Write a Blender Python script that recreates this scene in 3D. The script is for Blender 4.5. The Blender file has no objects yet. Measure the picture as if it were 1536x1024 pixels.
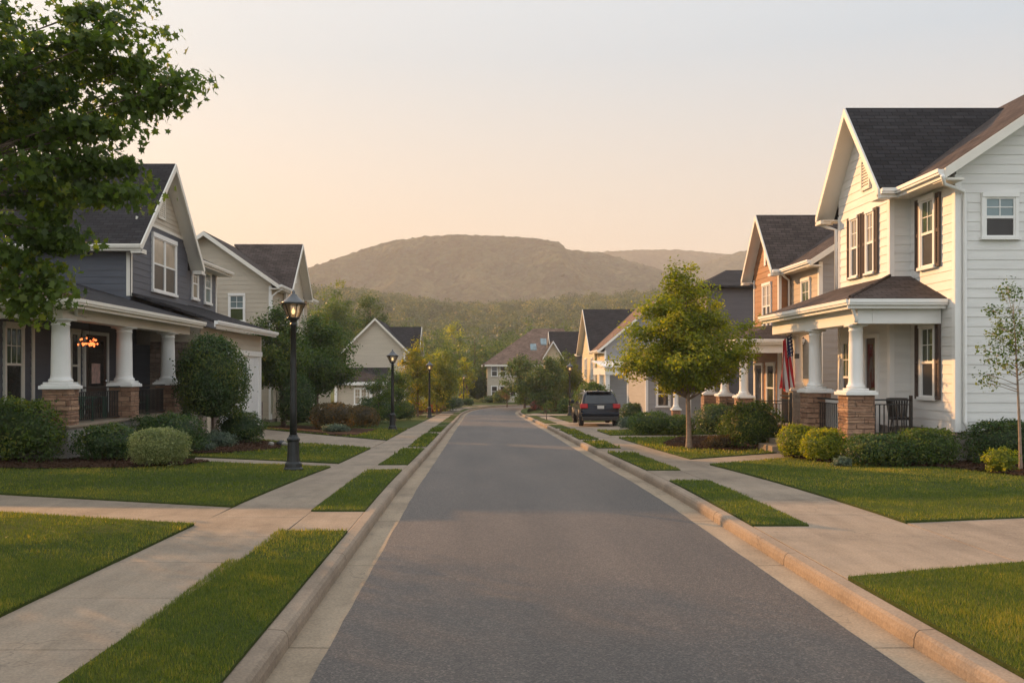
import bpy, math, random
import numpy as np
from mathutils import Vector, noise
random.seed(7); RNG = np.random.default_rng(11)
PI = math.pi
sc = bpy.context.scene
COL = sc.collection
CAMH = 2.05
SUN_AZ = math.radians(48)      # from +Y (down the street) towards -X
SUN_EL = math.radians(17.8)

# ------------------------------------------------------------------ terrain heights
ZR = [(-400,0),(0,0),(16,0),(28,-.28),(40,-.5),(60,-.95),(80,-1.4),(110,-1.75),(160,-2.0),(3000,-2.0)]
def interp(pts, v):
    if v <= pts[0][0]: return pts[0][1]
    for (a, b), (c, d) in zip(pts, pts[1:]):
        if v <= c: return b + (d-b)*(v-a)/(c-a)
    return pts[-1][1]
def zr(y):
    return (interp(ZR, y-2)+interp(ZR, y)+interp(ZR, y+2))/3
def G(x, y):
    return zr(y) + .13 + .012*max(0, min(abs(x-.9)-6, 8))

# ------------------------------------------------------------------ materials
def nt(name):
    m = bpy.data.materials.new(name); m.use_nodes = True
    t = m.node_tree; b = t.nodes['Principled BSDF']
    return m, t, b
def L(t, a, b): t.links.new(a, b)
def tex(t, kind, coord='Object', scale=(1,1,1), **kw):
    tc = t.nodes.new('ShaderNodeTexCoord'); mp = t.nodes.new('ShaderNodeMapping')
    mp.inputs['Scale'].default_value = scale
    L(t, tc.outputs[coord], mp.inputs[0])
    n = t.nodes.new(kind)
    for k, v in kw.items():
        if k in n.inputs: n.inputs[k].default_value = v
        else: setattr(n, k, v)
    L(t, mp.outputs[0], n.inputs['Vector'])
    return n
def ramp(t, src, stops):
    r = t.nodes.new('ShaderNodeValToRGB'); L(t, src, r.inputs[0])
    els = r.color_ramp.elements
    while len(els) < len(stops): els.new(.5)
    for e, (p, c) in zip(els, stops):
        e.position = p; e.color = (*c, 1) if len(c) == 3 else c
    return r
def bump(t, b, src, dist, strength=1):
    n = t.nodes.new('ShaderNodeBump'); n.inputs['Distance'].default_value = dist; n.inputs['Strength'].default_value = strength
    L(t, src, n.inputs['Height'])
    prev = b.inputs['Normal'].links
    if prev: L(t, prev[0].from_socket, n.inputs['Normal'])
    L(t, n.outputs[0], b.inputs['Normal'])
def mul(c, k): return tuple(min(1, v*k) for v in c)
def mixrgb(t, fac, a, b, mode='MIX'):
    n = t.nodes.new('ShaderNodeMix'); n.data_type = 'RGBA'; n.blend_type = mode
    for i, s in ((0, fac), (6, a), (7, b)):
        if isinstance(s, (int, float)): n.inputs[i].default_value = s
        elif isinstance(s, tuple): n.inputs[i].default_value = (*s, 1)
        else: L(t, s, n.inputs[i])
    return n.outputs[2]
def plain(name, c, rough=.6, var=.12, scale=3, metal=0, bumpd=0, bscale=60, spec=.5, fine=0):
    m, t, b = nt(name)
    n = tex(t, 'ShaderNodeTexNoise', 'Object', Scale=scale, Detail=6, Roughness=.65)
    r = ramp(t, n.outputs['Fac'], [(.3, mul(c, 1-var)), (.7, mul(c, 1+var))])
    out = r.outputs[0]
    if fine:
        n3 = tex(t, 'ShaderNodeTexNoise', 'Object', Scale=bscale*2, Detail=2)
        out = mixrgb(t, fine, out, ramp(t, n3.outputs['Fac'], [(.35, (0,0,0)), (.65, (1,1,1))]).outputs[0], 'SOFT_LIGHT')
    L(t, out, b.inputs['Base Color'])
    b.inputs['Roughness'].default_value = rough; b.inputs['Metallic'].default_value = metal
    b.inputs['Specular IOR Level'].default_value = spec
    if bumpd:
        n2 = tex(t, 'ShaderNodeTexNoise', 'Object', Scale=bscale, Detail=4)
        bump(t, b, n2.outputs['Fac'], bumpd)
    return m
def siding_mat(name, c, var=.07, streak=.5):
    m, t, b = nt(name)
    n = tex(t, 'ShaderNodeTexNoise', 'Object', (.6,.6,5), Scale=1.5, Detail=5)
    r = ramp(t, n.outputs['Fac'], [(.3, mul(c, 1-var)), (.7, mul(c, 1+var))])
    g = tex(t, 'ShaderNodeTexNoise', 'Object', (3,3,90), Scale=1, Detail=3)
    L(t, mixrgb(t, .10*streak, r.outputs[0], g.outputs['Color'], 'MULTIPLY'), b.inputs['Base Color'])
    b.inputs['Roughness'].default_value = .55
    bump(t, b, g.outputs['Fac'], .002)
    return m
def shingle_mat(name, c):
    m, t, b = nt(name)
    br = tex(t, 'ShaderNodeTexBrick', 'UV', Scale=1)
    br.inputs['Brick Width'].default_value = .33; br.inputs['Row Height'].default_value = .145
    br.inputs['Mortar Size'].default_value = .010; br.inputs['Bias'].default_value = 0
    br.inputs['Color1'].default_value = (*mul(c, .78), 1); br.inputs['Color2'].default_value = (*mul(c, 1.3), 1)
    br.inputs['Mortar'].default_value = (*mul(c, .35), 1)
    n = tex(t, 'ShaderNodeTexNoise', 'UV', (1, 1, 1), Scale=.9, Detail=5)
    n2 = tex(t, 'ShaderNodeTexNoise', 'UV', Scale=70, Detail=2)
    a = mixrgb(t, .55, br.outputs['Color'], ramp(t, n.outputs['Fac'], [(.3, (.3,.3,.3)), (.7, (.72,.72,.72))]).outputs[0], 'OVERLAY')
    a = mixrgb(t, .5, a, ramp(t, n2.outputs['Fac'], [(.35, (.2,.2,.2)), (.65, (.8,.8,.8))]).outputs[0], 'OVERLAY')
    L(t, a, b.inputs['Base Color']); b.inputs['Roughness'].default_value = .9
    b.inputs['Specular IOR Level'].default_value = .15
    bump(t, b, br.outputs['Fac'], -.012); bump(t, b, n2.outputs['Fac'], .004)
    return m
def stone_mat(name, c1, c2, w=.42, h=.13):
    m, t, b = nt(name)
    br = tex(t, 'ShaderNodeTexBrick', 'UV', Scale=1)
    br.inputs['Brick Width'].default_value = w; br.inputs['Row Height'].default_value = h
    br.inputs['Mortar Size'].default_value = .008; br.inputs['Mortar Smooth'].default_value = .3
    br.offset_frequency = 2; br.squash = 1.6; br.squash_frequency = 3
    br.inputs['Color1'].default_value = (*c1, 1); br.inputs['Color2'].default_value = (*c2, 1)
    br.inputs['Mortar'].default_value = (.13, .09, .065, 1)
    n = tex(t, 'ShaderNodeTexNoise', 'UV', (1, 2.5, 1), Scale=7, Detail=6)
    a = mixrgb(t, .55, br.outputs['Color'], ramp(t, n.outputs['Fac'], [(.3, (.22,.2,.2)), (.72, (.8,.78,.72))]).outputs[0], 'OVERLAY')
    L(t, a, b.inputs['Base Color']); b.inputs['Roughness'].default_value = .85
    bump(t, b, br.outputs['Fac'], -.02); bump(t, b, n.outputs['Fac'], .03)
    return m
def leaf_mat(name, dark, light, warm, trans=.35):
    m, t, b = nt(name)
    at = t.nodes.new('ShaderNodeAttribute'); at.attribute_name = 'tint'
    r = ramp(t, at.outputs['Fac'], [(0, dark), (.55, light), (1, warm)])
    L(t, r.outputs[0], b.inputs['Base Color'])
    b.inputs['Roughness'].default_value = .5; b.inputs['Specular IOR Level'].default_value = .35
    tr = t.nodes.new('ShaderNodeBsdfTranslucent')
    hs = t.nodes.new('ShaderNodeHueSaturation'); hs.inputs['Value'].default_value = 2.3; hs.inputs['Saturation'].default_value = 1.1
    L(t, r.outputs[0], hs.inputs['Color']); L(t, hs.outputs[0], tr.inputs['Color'])
    mx = t.nodes.new('ShaderNodeMixShader'); mx.inputs[0].default_value = trans
    L(t, b.outputs[0], mx.inputs[1]); L(t, tr.outputs[0], mx.inputs[2])
    L(t, mx.outputs[0], t.nodes['Material Output'].inputs['Surface'])
    return m
def glass_mat(name, c, rough=.04, spec=.6):
    m, t, b = nt(name)
    n = tex(t, 'ShaderNodeTexNoise', 'Object', Scale=1.3, Detail=2)
    r = ramp(t, n.outputs['Fac'], [(.35, mul(c, .8)), (.65, mul(c, 1.2))])
    L(t, r.outputs[0], b.inputs['Base Color'])
    b.inputs['Roughness'].default_value = rough; b.inputs['Specular IOR Level'].default_value = spec
    b.inputs['Coat Weight'].default_value = .15; b.inputs['Coat Roughness'].default_value = .02
    bump(t, b, n.outputs['Fac'], .01)
    return m
def emit_mat(name, c, s):
    m, t, b = nt(name)
    b.inputs['Base Color'].default_value = (*c, 1); b.inputs['Emission Color'].default_value = (*c, 1)
    b.inputs['Emission Strength'].default_value = s
    return m

M = {}
def asphalt():
    m, t, b = nt('asphalt')
    v = tex(t, 'ShaderNodeTexVoronoi', 'Object', Scale=70)
    n = tex(t, 'ShaderNodeTexNoise', 'Object', (1, .25, 1), Scale=.9, Detail=5)
    n2 = tex(t, 'ShaderNodeTexNoise', 'Object', Scale=220, Detail=2)
    a = ramp(t, v.outputs['Color'], [(0, (.040,.034,.031)), (.6, (.076,.064,.056)), (1, (.16,.135,.115))]).outputs[0]
    a = mixrgb(t, .5, a, ramp(t, n.outputs['Fac'], [(.3, (.30,.30,.31)), (.7, (.72,.67,.62))]).outputs[0], 'OVERLAY')
    a = mixrgb(t, .45, a, ramp(t, n2.outputs['Fac'], [(.3, (.1,.1,.1)), (.7, (.9,.88,.85))]).outputs[0], 'OVERLAY')
    wp = tex(t, 'ShaderNodeTexNoise', 'Object', (1.1, .03, 1), Scale=1.0, Detail=2)
    a = mixrgb(t, .55, a, ramp(t, wp.outputs['Fac'], [(.35, (.40,.40,.40)), (.65, (.60,.59,.58))]).outputs[0], 'OVERLAY')
    oil = tex(t, 'ShaderNodeTexNoise', 'Object', (1, .6, 1), Scale=.55, Detail=7, Roughness=.7)
    a = mixrgb(t, .6, a, ramp(t, oil.outputs['Fac'], [(.60, (.5,.5,.5)), (.72, (.30,.30,.31))]).outputs[0], 'OVERLAY')
    L(t, a, b.inputs['Base Color']); b.inputs['Roughness'].default_value = .62; b.inputs['Specular IOR Level'].default_value = .5
    bump(t, b, v.outputs['Distance'], .004); bump(t, b, n2.outputs['Fac'], .002)
    return m
def concrete(name, c):
    m, t, b = nt(name)
    n = tex(t, 'ShaderNodeTexNoise', 'Object', Scale=.8, Detail=8, Roughness=.7)
    n2 = tex(t, 'ShaderNodeTexNoise', 'Object', Scale=45, Detail=4)
    n3 = tex(t, 'ShaderNodeTexNoise', 'Object', (3, .5, 1), Scale=1.6, Detail=6)
    a = ramp(t, n.outputs['Fac'], [(.28, mul(c, .72)), (.5, c), (.75, mul(c, 1.15))]).outputs[0]
    a = mixrgb(t, .4, a, ramp(t, n3.outputs['Fac'], [(.25, (.3,.28,.25)), (.6, (.56,.55,.54))]).outputs[0], 'OVERLAY')
    a = mixrgb(t, .3, a, ramp(t, n2.outputs['Fac'], [(.3, (.2,.2,.2)), (.7, (.8,.8,.8))]).outputs[0], 'OVERLAY')
    w_ = tex(t, 'ShaderNodeTexNoise', 'Object', Scale=2.2, Detail=4)
    vc = t.nodes.new('ShaderNodeTexVoronoi'); vc.feature = 'DISTANCE_TO_EDGE'; vc.inputs['Scale'].default_value = .33
    tc2 = t.nodes.new('ShaderNodeTexCoord'); va = t.nodes.new('ShaderNodeVectorMath'); va.operation = 'ADD'
    L(t, tc2.outputs['Object'], va.inputs[0]); L(t, w_.outputs['Color'], va.inputs[1]); L(t, va.outputs[0], vc.inputs['Vector'])
    a = mixrgb(t, ramp(t, vc.outputs['Distance'], [(0, (.55,.55,.55)), (.0035, (0,0,0))]).outputs[0], a, mul(c, .38))
    st_ = tex(t, 'ShaderNodeTexNoise', 'Object', Scale=.35, Detail=9, Roughness=.75)
    a = mixrgb(t, .75, a, ramp(t, st_.outputs['Fac'], [(.32, (.30,.29,.28)), (.5, (.5,.5,.5)), (.7, (.60,.58,.55))]).outputs[0], 'OVERLAY')
    L(t, a, b.inputs['Base Color']); b.inputs['Roughness'].default_value = .88
    bump(t, b, n2.outputs['Fac'], .004)
    return m
def ground_mat(name, c, c2, scale=6):
    m, t, b = nt(name)
    n = tex(t, 'ShaderNodeTexNoise', 'Object', Scale=scale, Detail=8, Roughness=.7)
    n2 = tex(t, 'ShaderNodeTexNoise', 'Object', Scale=.5, Detail=3)
    a = ramp(t, n.outputs['Fac'], [(.3, c), (.7, c2)]).outputs[0]
    a = mixrgb(t, .6, a, ramp(t, n2.outputs['Fac'], [(.3, (.3,.36,.3)), (.7, (.66,.6,.5))]).outputs[0], 'OVERLAY')
    L(t, a, b.inputs['Base Color']); b.inputs['Roughness'].default_value = .95; b.inputs['Specular IOR Level'].default_value = .1
    bump(t, b, n.outputs['Fac'], .05)
    return m
M['asphalt'] = asphalt()
M['concrete'] = concrete('concrete', (.26,.205,.15))
M['kerb'] = concrete('kerb_concrete', (.26,.20,.145))
M['gutter'] = concrete('gutter_concrete', (.29,.225,.155))
M['foundation'] = concrete('foundation', (.30,.28,.25))
M['lawn'] = ground_mat('lawn_soil', (.045,.065,.016), (.085,.105,.028), 22)
M['terrain'] = ground_mat('terrain', (.05,.08,.018), (.10,.12,.03), 2)
M['mulch'] = ground_mat('mulch', (.035,.018,.011), (.10,.052,.032), 30)
M['grass'] = leaf_mat('grass_blades', (.044,.074,.012), (.115,.142,.020), (.36,.27,.05), .35)
M['forest_floor'] = ground_mat('forest_floor', (.03,.045,.016), (.07,.075,.025), .2)
M['white_siding'] = siding_mat('white_siding', (.74,.73,.70))
M['cream_siding'] = siding_mat('cream_siding', (.62,.52,.36))
M['beige_siding'] = siding_mat('beige_siding', (.50,.44,.35))
M['blue_siding'] = siding_mat('blue_siding', (.075,.083,.105), .12)
M['brown_siding'] = siding_mat('brown_siding', (.29,.125,.05), .15)
M['grey_siding'] = siding_mat('grey_siding', (.30,.30,.31))
M['dark_siding'] = siding_mat('dark_siding', (.12,.11,.12))
M['tan_siding'] = siding_mat('tan_siding', (.42,.34,.26))
M['trim'] = plain('white_trim', (.74,.70,.62), .45, .04, 2)
M['bright_trim'] = plain('bright_trim', (.80,.79,.76), .4, .03, 2)
M['shutter'] = plain('brown_shutter', (.105,.078,.066), .7, .1, spec=.2)
M['dark_roof'] = shingle_mat('dark_shingles', (.032,.030,.032))
M['brown_roof'] = shingle_mat('brown_shingles', (.078,.060,.053))
M['tan_roof'] = shingle_mat('tan_shingles', (.19,.125,.095))
M['stone'] = stone_mat('stone', (.20,.105,.065), (.40,.25,.165))
M['wall_stone'] = stone_mat('wall_stone', (.13,.10,.085), (.30,.24,.20), .3, .16)
M['glass_dark'] = glass_mat('glass_dark', (.035,.033,.03))
M['glass_screen'] = glass_mat('glass_screen', (.035,.032,.03), .3, .3)
M['glass_blind'] = glass_mat('glass_blind', (.34,.29,.22), .1, .5)
M['glass_green'] = glass_mat('glass_green', (.05,.075,.03), .05)
M['glass_blue'] = glass_mat('glass_blue', (.16,.22,.23), .06)
M['black_metal'] = plain('black_metal', (.018,.018,.018), .4, .2, 8, .2)
M['lamp_metal'] = plain('lamp_metal', (.03,.032,.032), .38, .2, 8, .5)
M['lamp_cap'] = plain('lamp_cap_metal', (.12,.12,.12), .3, .1, 8, .8)
M['door_dark'] = plain('dark_door', (.06,.03,.02), .4, .3, 3)
M['garage_door'] = plain('garage_door', (.74,.74,.73), .4, .03)
M['green_plastic'] = plain('green_plastic', (.025,.15,.085), .35, .1)
M['bark'] = plain('bark', (.13,.09,.065), .9, .35, 12, bumpd=.03, bscale=25)
M['pale_bark'] = plain('pale_bark', (.28,.20,.14), .9, .3, 12, bumpd=.02, bscale=25)
M['porch_floor'] = plain('porch_floor', (.32,.17,.10), .7, .15, 2)
M['ceiling'] = plain('porch_ceiling', (.42,.37,.30), .6, .04)
M['paper'] = plain('poster_paper', (.62,.40,.34), .7, .35, 6)
M['bulb'] = emit_mat('bulb', (1,.62,.28), 1.6)
M['chandelier_bulb'] = emit_mat('chandelier_bulb', (1,.22,.06), 1.5)
M['dark_green'] = leaf_mat('dark_leaves', (.016,.038,.009), (.042,.085,.016), (.12,.14,.020), .28)
M['mid_green'] = leaf_mat('mid_leaves', (.028,.056,.011), (.078,.125,.018), (.21,.20,.026), .38)
M['yellow_green'] = leaf_mat('yellow_leaves', (.085,.120,.012), (.235,.245,.022), (.46,.36,.03), .5)
M['warm_green'] = leaf_mat('warm_leaves', (.065,.090,.012), (.20,.19,.02), (.46,.32,.03), .45)
M['maple'] = leaf_mat('maple_leaves', (.036,.062,.013), (.092,.135,.022), (.19,.20,.025), .5)
M['pale_green'] = leaf_mat('pale_leaves', (.12,.15,.05), (.23,.25,.09), (.38,.36,.15), .35)
M['grey_green'] = leaf_mat('grey_green_leaves', (.05,.075,.05), (.10,.14,.085), (.2,.22,.13), .3)
M['rust_green'] = leaf_mat('rust_leaves', (.04,.03,.012), (.10,.07,.018), (.28,.12,.025), .35)
M['red_flowers'] = leaf_mat('red_flowers', (.05,.06,.02), (.16,.05,.03), (.45,.06,.05), .3)
M['forest'] = leaf_mat('forest_leaves', (.020,.040,.012), (.062,.088,.019), (.20,.17,.03), .3)
M['far_forest'] = leaf_mat('far_forest_leaves', (.025,.04,.016), (.06,.075,.025), (.14,.12,.035), .2)
def _cp():
    m, t, b = nt('car_paint')
    b.inputs['Base Color'].default_value = (.008,.012,.022,1); b.inputs['Metallic'].default_value = 0; b.inputs['Specular IOR Level'].default_value = .2
    b.inputs['Roughness'].default_value = .25; b.inputs['Coat Weight'].default_value = .2; b.inputs['Coat Roughness'].default_value = .05
    return m
M['car_paint'] = _cp()
M['car_glass'] = glass_mat('car_glass', (.012,.015,.018), .03)
M['tail_red'] = glass_mat('tail_light_red', (.34,.006,.008), .2, .2)
M['rubber'] = plain('rubber', (.02,.02,.02), .8, .1)
M['rim'] = plain('wheel_rim', (.35,.35,.36), .3, .05, 5, .9)
M['chrome'] = plain('chrome', (.6,.6,.6), .15, .02, 5, 1)
M['plate'] = plain('plate', (.6,.6,.58), .5, .05)
M['black_plastic'] = plain('black_plastic', (.02,.02,.022), .55, .1)

# ------------------------------------------------------------------ mesh builder
class MB:
    def __init__(s): s.v = []; s.f = []; s.m = []; s.k = 0
    def poly(s, pts, mi=None):
        i = len(s.v); s.v += [tuple(p) for p in pts]; s.f.append(tuple(range(i, i+len(pts)))); s.m.append(s.k if mi is None else mi)
    def faces(s, vs, fs):
        i = len(s.v); s.v += [tuple(p) for p in vs]
        for f in fs: s.f.append(tuple(a+i for a in f)); s.m.append(s.k)
    def box(s, x0, x1, y0, y1, z0, z1):
        if x0 > x1: x0, x1 = x1, x0
        if y0 > y1: y0, y1 = y1, y0
        if z0 > z1: z0, z1 = z1, z0
        s.faces([(x0,y0,z0),(x1,y0,z0),(x1,y1,z0),(x0,y1,z0),(x0,y0,z1),(x1,y0,z1),(x1,y1,z1),(x0,y1,z1)],
                [(0,3,2,1),(4,5,6,7),(0,1,5,4),(1,2,6,5),(2,3,7,6),(3,0,4,7)])
    def hexa(s, lo, hi):          # lo, hi: 4 points each, ccw seen from above
        s.faces(list(lo)+list(hi), [(0,3,2,1),(4,5,6,7),(0,1,5,4),(1,2,6,5),(2,3,7,6),(3,0,4,7)])
    def slab(s, pts, t):          # vertical thickness below pts (any ngon)
        n = len(pts); lo = [(p[0],p[1],p[2]-t) for p in pts]
        a = sum(pts[i][0]*pts[(i+1)%n][1]-pts[(i+1)%n][0]*pts[i][1] for i in range(n))
        if a < 0: pts = list(reversed(pts)); lo = list(reversed(lo))
        s.faces(list(lo)+list(pts), [tuple(range(n-1,-1,-1)), tuple(range(n, 2*n))]+[(i,(i+1)%n,n+(i+1)%n,n+i) for i in range(n)])
    def lathe(s, prof, c=(0,0,0), n=20):
        i = len(s.v); k = len(prof)
        for r, z in prof:
            for j in range(n):
                a = 2*PI*j/n; s.v.append((c[0]+r*math.cos(a), c[1]+r*math.sin(a), c[2]+z))
        for a in range(k-1):
            for j in range(n):
                s.f.append((i+a*n+j, i+a*n+(j+1)%n, i+(a+1)*n+(j+1)%n, i+(a+1)*n+j)); s.m.append(s.k)
        s.f.append(tuple(i+n-1-j for j in range(n))); s.m.append(s.k)
        s.f.append(tuple(i+(k-1)*n+j for j in range(n))); s.m.append(s.k)
    def tube(s, pts, rs, n=8):
        pts = [Vector(p) for p in pts]
        if isinstance(rs, (int, float)): rs = [rs]*len(pts)
        i = len(s.v)
        for q, p in enumerate(pts):
            d = (pts[min(q+1, len(pts)-1)]-pts[max(q-1, 0)])
            if d.length < 1e-6: d = Vector((0,0,1))
            d.normalize()
            u = d.cross(Vector((0,0,1)) if abs(d.z) < .95 else Vector((1,0,0))).normalized(); w = d.cross(u)
            for j in range(n):
                a = 2*PI*j/n; s.v.append(tuple(p+(u*math.cos(a)+w*math.sin(a))*rs[q]))
        for a in range(len(pts)-1):
            for j in range(n):
                s.f.append((i+a*n+j, i+(a+1)*n+j, i+(a+1)*n+(j+1)%n, i+a*n+(j+1)%n)); s.m.append(s.k)
        s.f.append(tuple(i+j for j in range(n))); s.m.append(s.k)
        s.f.append(tuple(i+(len(pts)-1)*n+n-1-j for j in range(n))); s.m.append(s.k)
    def build(s, name, mats, parent=None, base=(0,0,0), mirror=1, smooth=False, bevel=0):
        me = bpy.data.meshes.new(name)
        v = np.array(s.v, float).reshape(-1, 3)
        if mirror < 0: v[:, 0] *= -1
        v = v - np.array(base)
        fs = [tuple(reversed(f)) for f in s.f] if mirror < 0 else s.f
        me.from_pydata(v.tolist(), [], fs)
        for m in (mats if isinstance(mats, (list, tuple)) else [mats]): me.materials.append(M[m] if isinstance(m, str) else m)
        me.polygons.foreach_set('material_index', s.m)
        if smooth: me.polygons.foreach_set('use_smooth', [True]*len(fs))
        uv = me.uv_layers.new(name='UVMap').data
        for p in me.polygons:
            n = p.normal
            if abs(n.z) > .98: u = Vector((1,0,0))
            else: u = Vector((-n.y, n.x, 0)).normalized()
            w = n.cross(u)
            for li in p.loop_indices:
                co = me.vertices[me.loops[li].vertex_index].co
                uv[li].uv = (co.dot(u), co.dot(w))
        me.update()
        o = bpy.data.objects.new(name, me); COL.objects.link(o)
        if parent is None: o.location = base
        else: o.parent = parent
        if bevel:
            b = o.modifiers.new('bevel', 'BEVEL'); b.width = bevel; b.segments = 2; b.limit_method = 'ANGLE'
        return o
def tag(o, label, cat, group=None, kind=None):
    o['label'] = label; o['category'] = cat
    if group: o['group'] = group
    if kind: o['kind'] = kind
    return o
def struct(o): o['kind'] = 'structure'; return o
SPLIT = {'gutter', 'corner_board', 'stone_facing', 'fascia', 'porch_trim', 'foundation', 'porch_beam', 'roof', 'wall', 'porch_roof'}
def islands(mb, tol=.03):
    """separate runs (gutters, boards) of one builder: pieces whose boxes touch stay together"""
    par = list(range(len(mb.v)))
    def fd(a):
        while par[a] != a: par[a] = par[par[a]]; a = par[a]
        return a
    for f in mb.f:
        for a in f[1:]: par[fd(a)] = fd(f[0])
    grp = {}
    for i, f in enumerate(mb.f): grp.setdefault(fd(f[0]), []).append(i)
    bx = []
    for k, fs in grp.items():
        p = np.array([mb.v[a] for i in fs for a in mb.f[i]]); bx.append([p.min(0)-tol/2, p.max(0)+tol/2, list(fs)])
    ch = True
    while ch:
        ch = False; out = []
        for b in bx:
            for o in out:
                if (b[0] <= o[1]).all() and (o[0] <= b[1]).all():
                    o[0] = np.minimum(o[0], b[0]); o[1] = np.maximum(o[1], b[1]); o[2] += b[2]; ch = True; break
            else: out.append(b)
        bx = out
    res = []
    for b in bx:
        q = MB(); q.v = mb.v; m = {}; vs = []
        for i in b[2]:
            q.f.append(tuple(m.setdefault(a, len(m)) for a in mb.f[i])); q.m.append(mb.m[i])
        inv = sorted(m, key=m.get); q.v = [mb.v[a] for a in inv]; res.append(q)
    return res
class Thing:
    def __init__(s, name, label, cat, base, group=None, mirror=1):
        s.o = bpy.data.objects.new(name, None); COL.objects.link(s.o); s.o.location = base; s.o.empty_display_size = .3
        s.base = base; s.mir = mirror; tag(s.o, label, cat, group)
    def part(s, name, mb, mats, parent=None, label=None, **kw):
        if name in SPLIT:
            bits = islands(mb)
            if len(bits) > 1: return [s.part1(name, b, mats, parent, label, **kw) for b in bits][0]
        return s.part1(name, mb, mats, parent, label, **kw)
    def part1(s, name, mb, mats, parent=None, label=None, **kw):
        o = mb.build(name, mats, parent or s.o, s.base, s.mir, **kw)
        if label: o['label'] = label
        return o
def copy_tree(o, parent=None):
    kids = list(o.children)
    c = o.copy(); COL.objects.link(c)
    if parent: c.parent = parent
    for k in kids: copy_tree(k, c)
    return c

# numpy instancing of small leaf shapes into one mesh
def scatter(name, tv, tf, pos, rot, scl, tint, mat, extra=None):
    tv = np.array(tv, float); tf = np.array(tf, int); N = len(pos); k = len(tv)
    v = np.einsum('nij,kj->nki', rot, tv)*np.asarray(scl).reshape(N, 1, 1) + pos[:, None, :]
    f = (tf[None, :, :] + (np.arange(N)*k)[:, None, None])
    nf = len(tf); m = tf.shape[1]
    v = v.reshape(-1, 3); loops = f.reshape(-1); npoly = N*nf; t = np.repeat(tint, nf)
    ls = np.arange(npoly)*m; lt = np.full(npoly, m)
    if extra is not None:      # (verts, faces all same count, tint)
        ev, ef, et = extra
        ev = np.array(ev, float); ef = np.array(ef, int)
        loops = np.concatenate([loops, (ef+len(v)).reshape(-1)])
        ls = np.concatenate([ls, ls[-1]+m+np.arange(len(ef))*ef.shape[1]]) if npoly else np.arange(len(ef))*ef.shape[1]
        lt = np.concatenate([lt, np.full(len(ef), ef.shape[1])])
        v = np.concatenate([v, ev]); t = np.concatenate([t, et]); npoly += len(ef)
    me = bpy.data.meshes.new(name)
    me.vertices.add(len(v)); me.vertices.foreach_set('co', v.reshape(-1).astype(np.float32))
    me.loops.add(len(loops)); me.loops.foreach_set('vertex_index', loops.astype(np.int32))
    me.polygons.add(npoly); me.polygons.foreach_set('loop_start', ls.astype(np.int32))
    me.update(calc_edges=True)
    a = me.attributes.new('tint', 'FLOAT', 'FACE'); a.data.foreach_set('value', np.clip(t, 0, 1).astype(np.float32))
    me.materials.append(M[mat])
    me.validate()
    return me
def rots(nrm):
    n = nrm/np.maximum(np.linalg.norm(nrm, axis=1, keepdims=True), 1e-6)
    r = RNG.normal(size=n.shape); u = np.cross(n, r); u /= np.maximum(np.linalg.norm(u, axis=1, keepdims=True), 1e-6)
    w = np.cross(n, u)
    return np.stack([u, w, n], axis=2)
LEAF = ([(-.5,0,0),(0,-.28,.06),(.5,0,-.02),(0,.28,.06)], [(0,1,2,3)])
_mp = [(-.5,0),(-.28,-.16),(-.38,-.42),(-.05,-.26),(.12,-.5),(.2,-.2),(.55,0),(.2,.2),(.12,.5),(-.05,.26),(-.38,.42),(-.28,.16)]
MAPLE = ([(x, y, -.25*abs(y)) for x, y in _mp], [tuple(range(12))])
BLADE = ([(-.5,0,0),(.5,0,0),(.1,.25,1)], [(0,1,2)])
CHIP = ([(-.5,-.2,0),(.5,-.25,.02),(.45,.25,.1),(-.5,.2,.12)], [(0,1,2,3)])

def ico(c, r, sub=2, amp=.12, seed=0):
    import bmesh
    bm = bmesh.new(); bmesh.ops.create_icosphere(bm, subdivisions=sub, radius=1)
    vs = []
    for v in bm.verts:
        d = 1+amp*noise.noise(v.co*2.2+Vector((seed,0,0)))*2
        vs.append((c[0]+v.co.x*r[0]*d, c[1]+v.co.y*r[1]*d, c[2]+v.co.z*r[2]*d))
    fs = [tuple(v.index for v in f.verts) for f in bm.faces]
    bm.free(); return vs, fs

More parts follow.
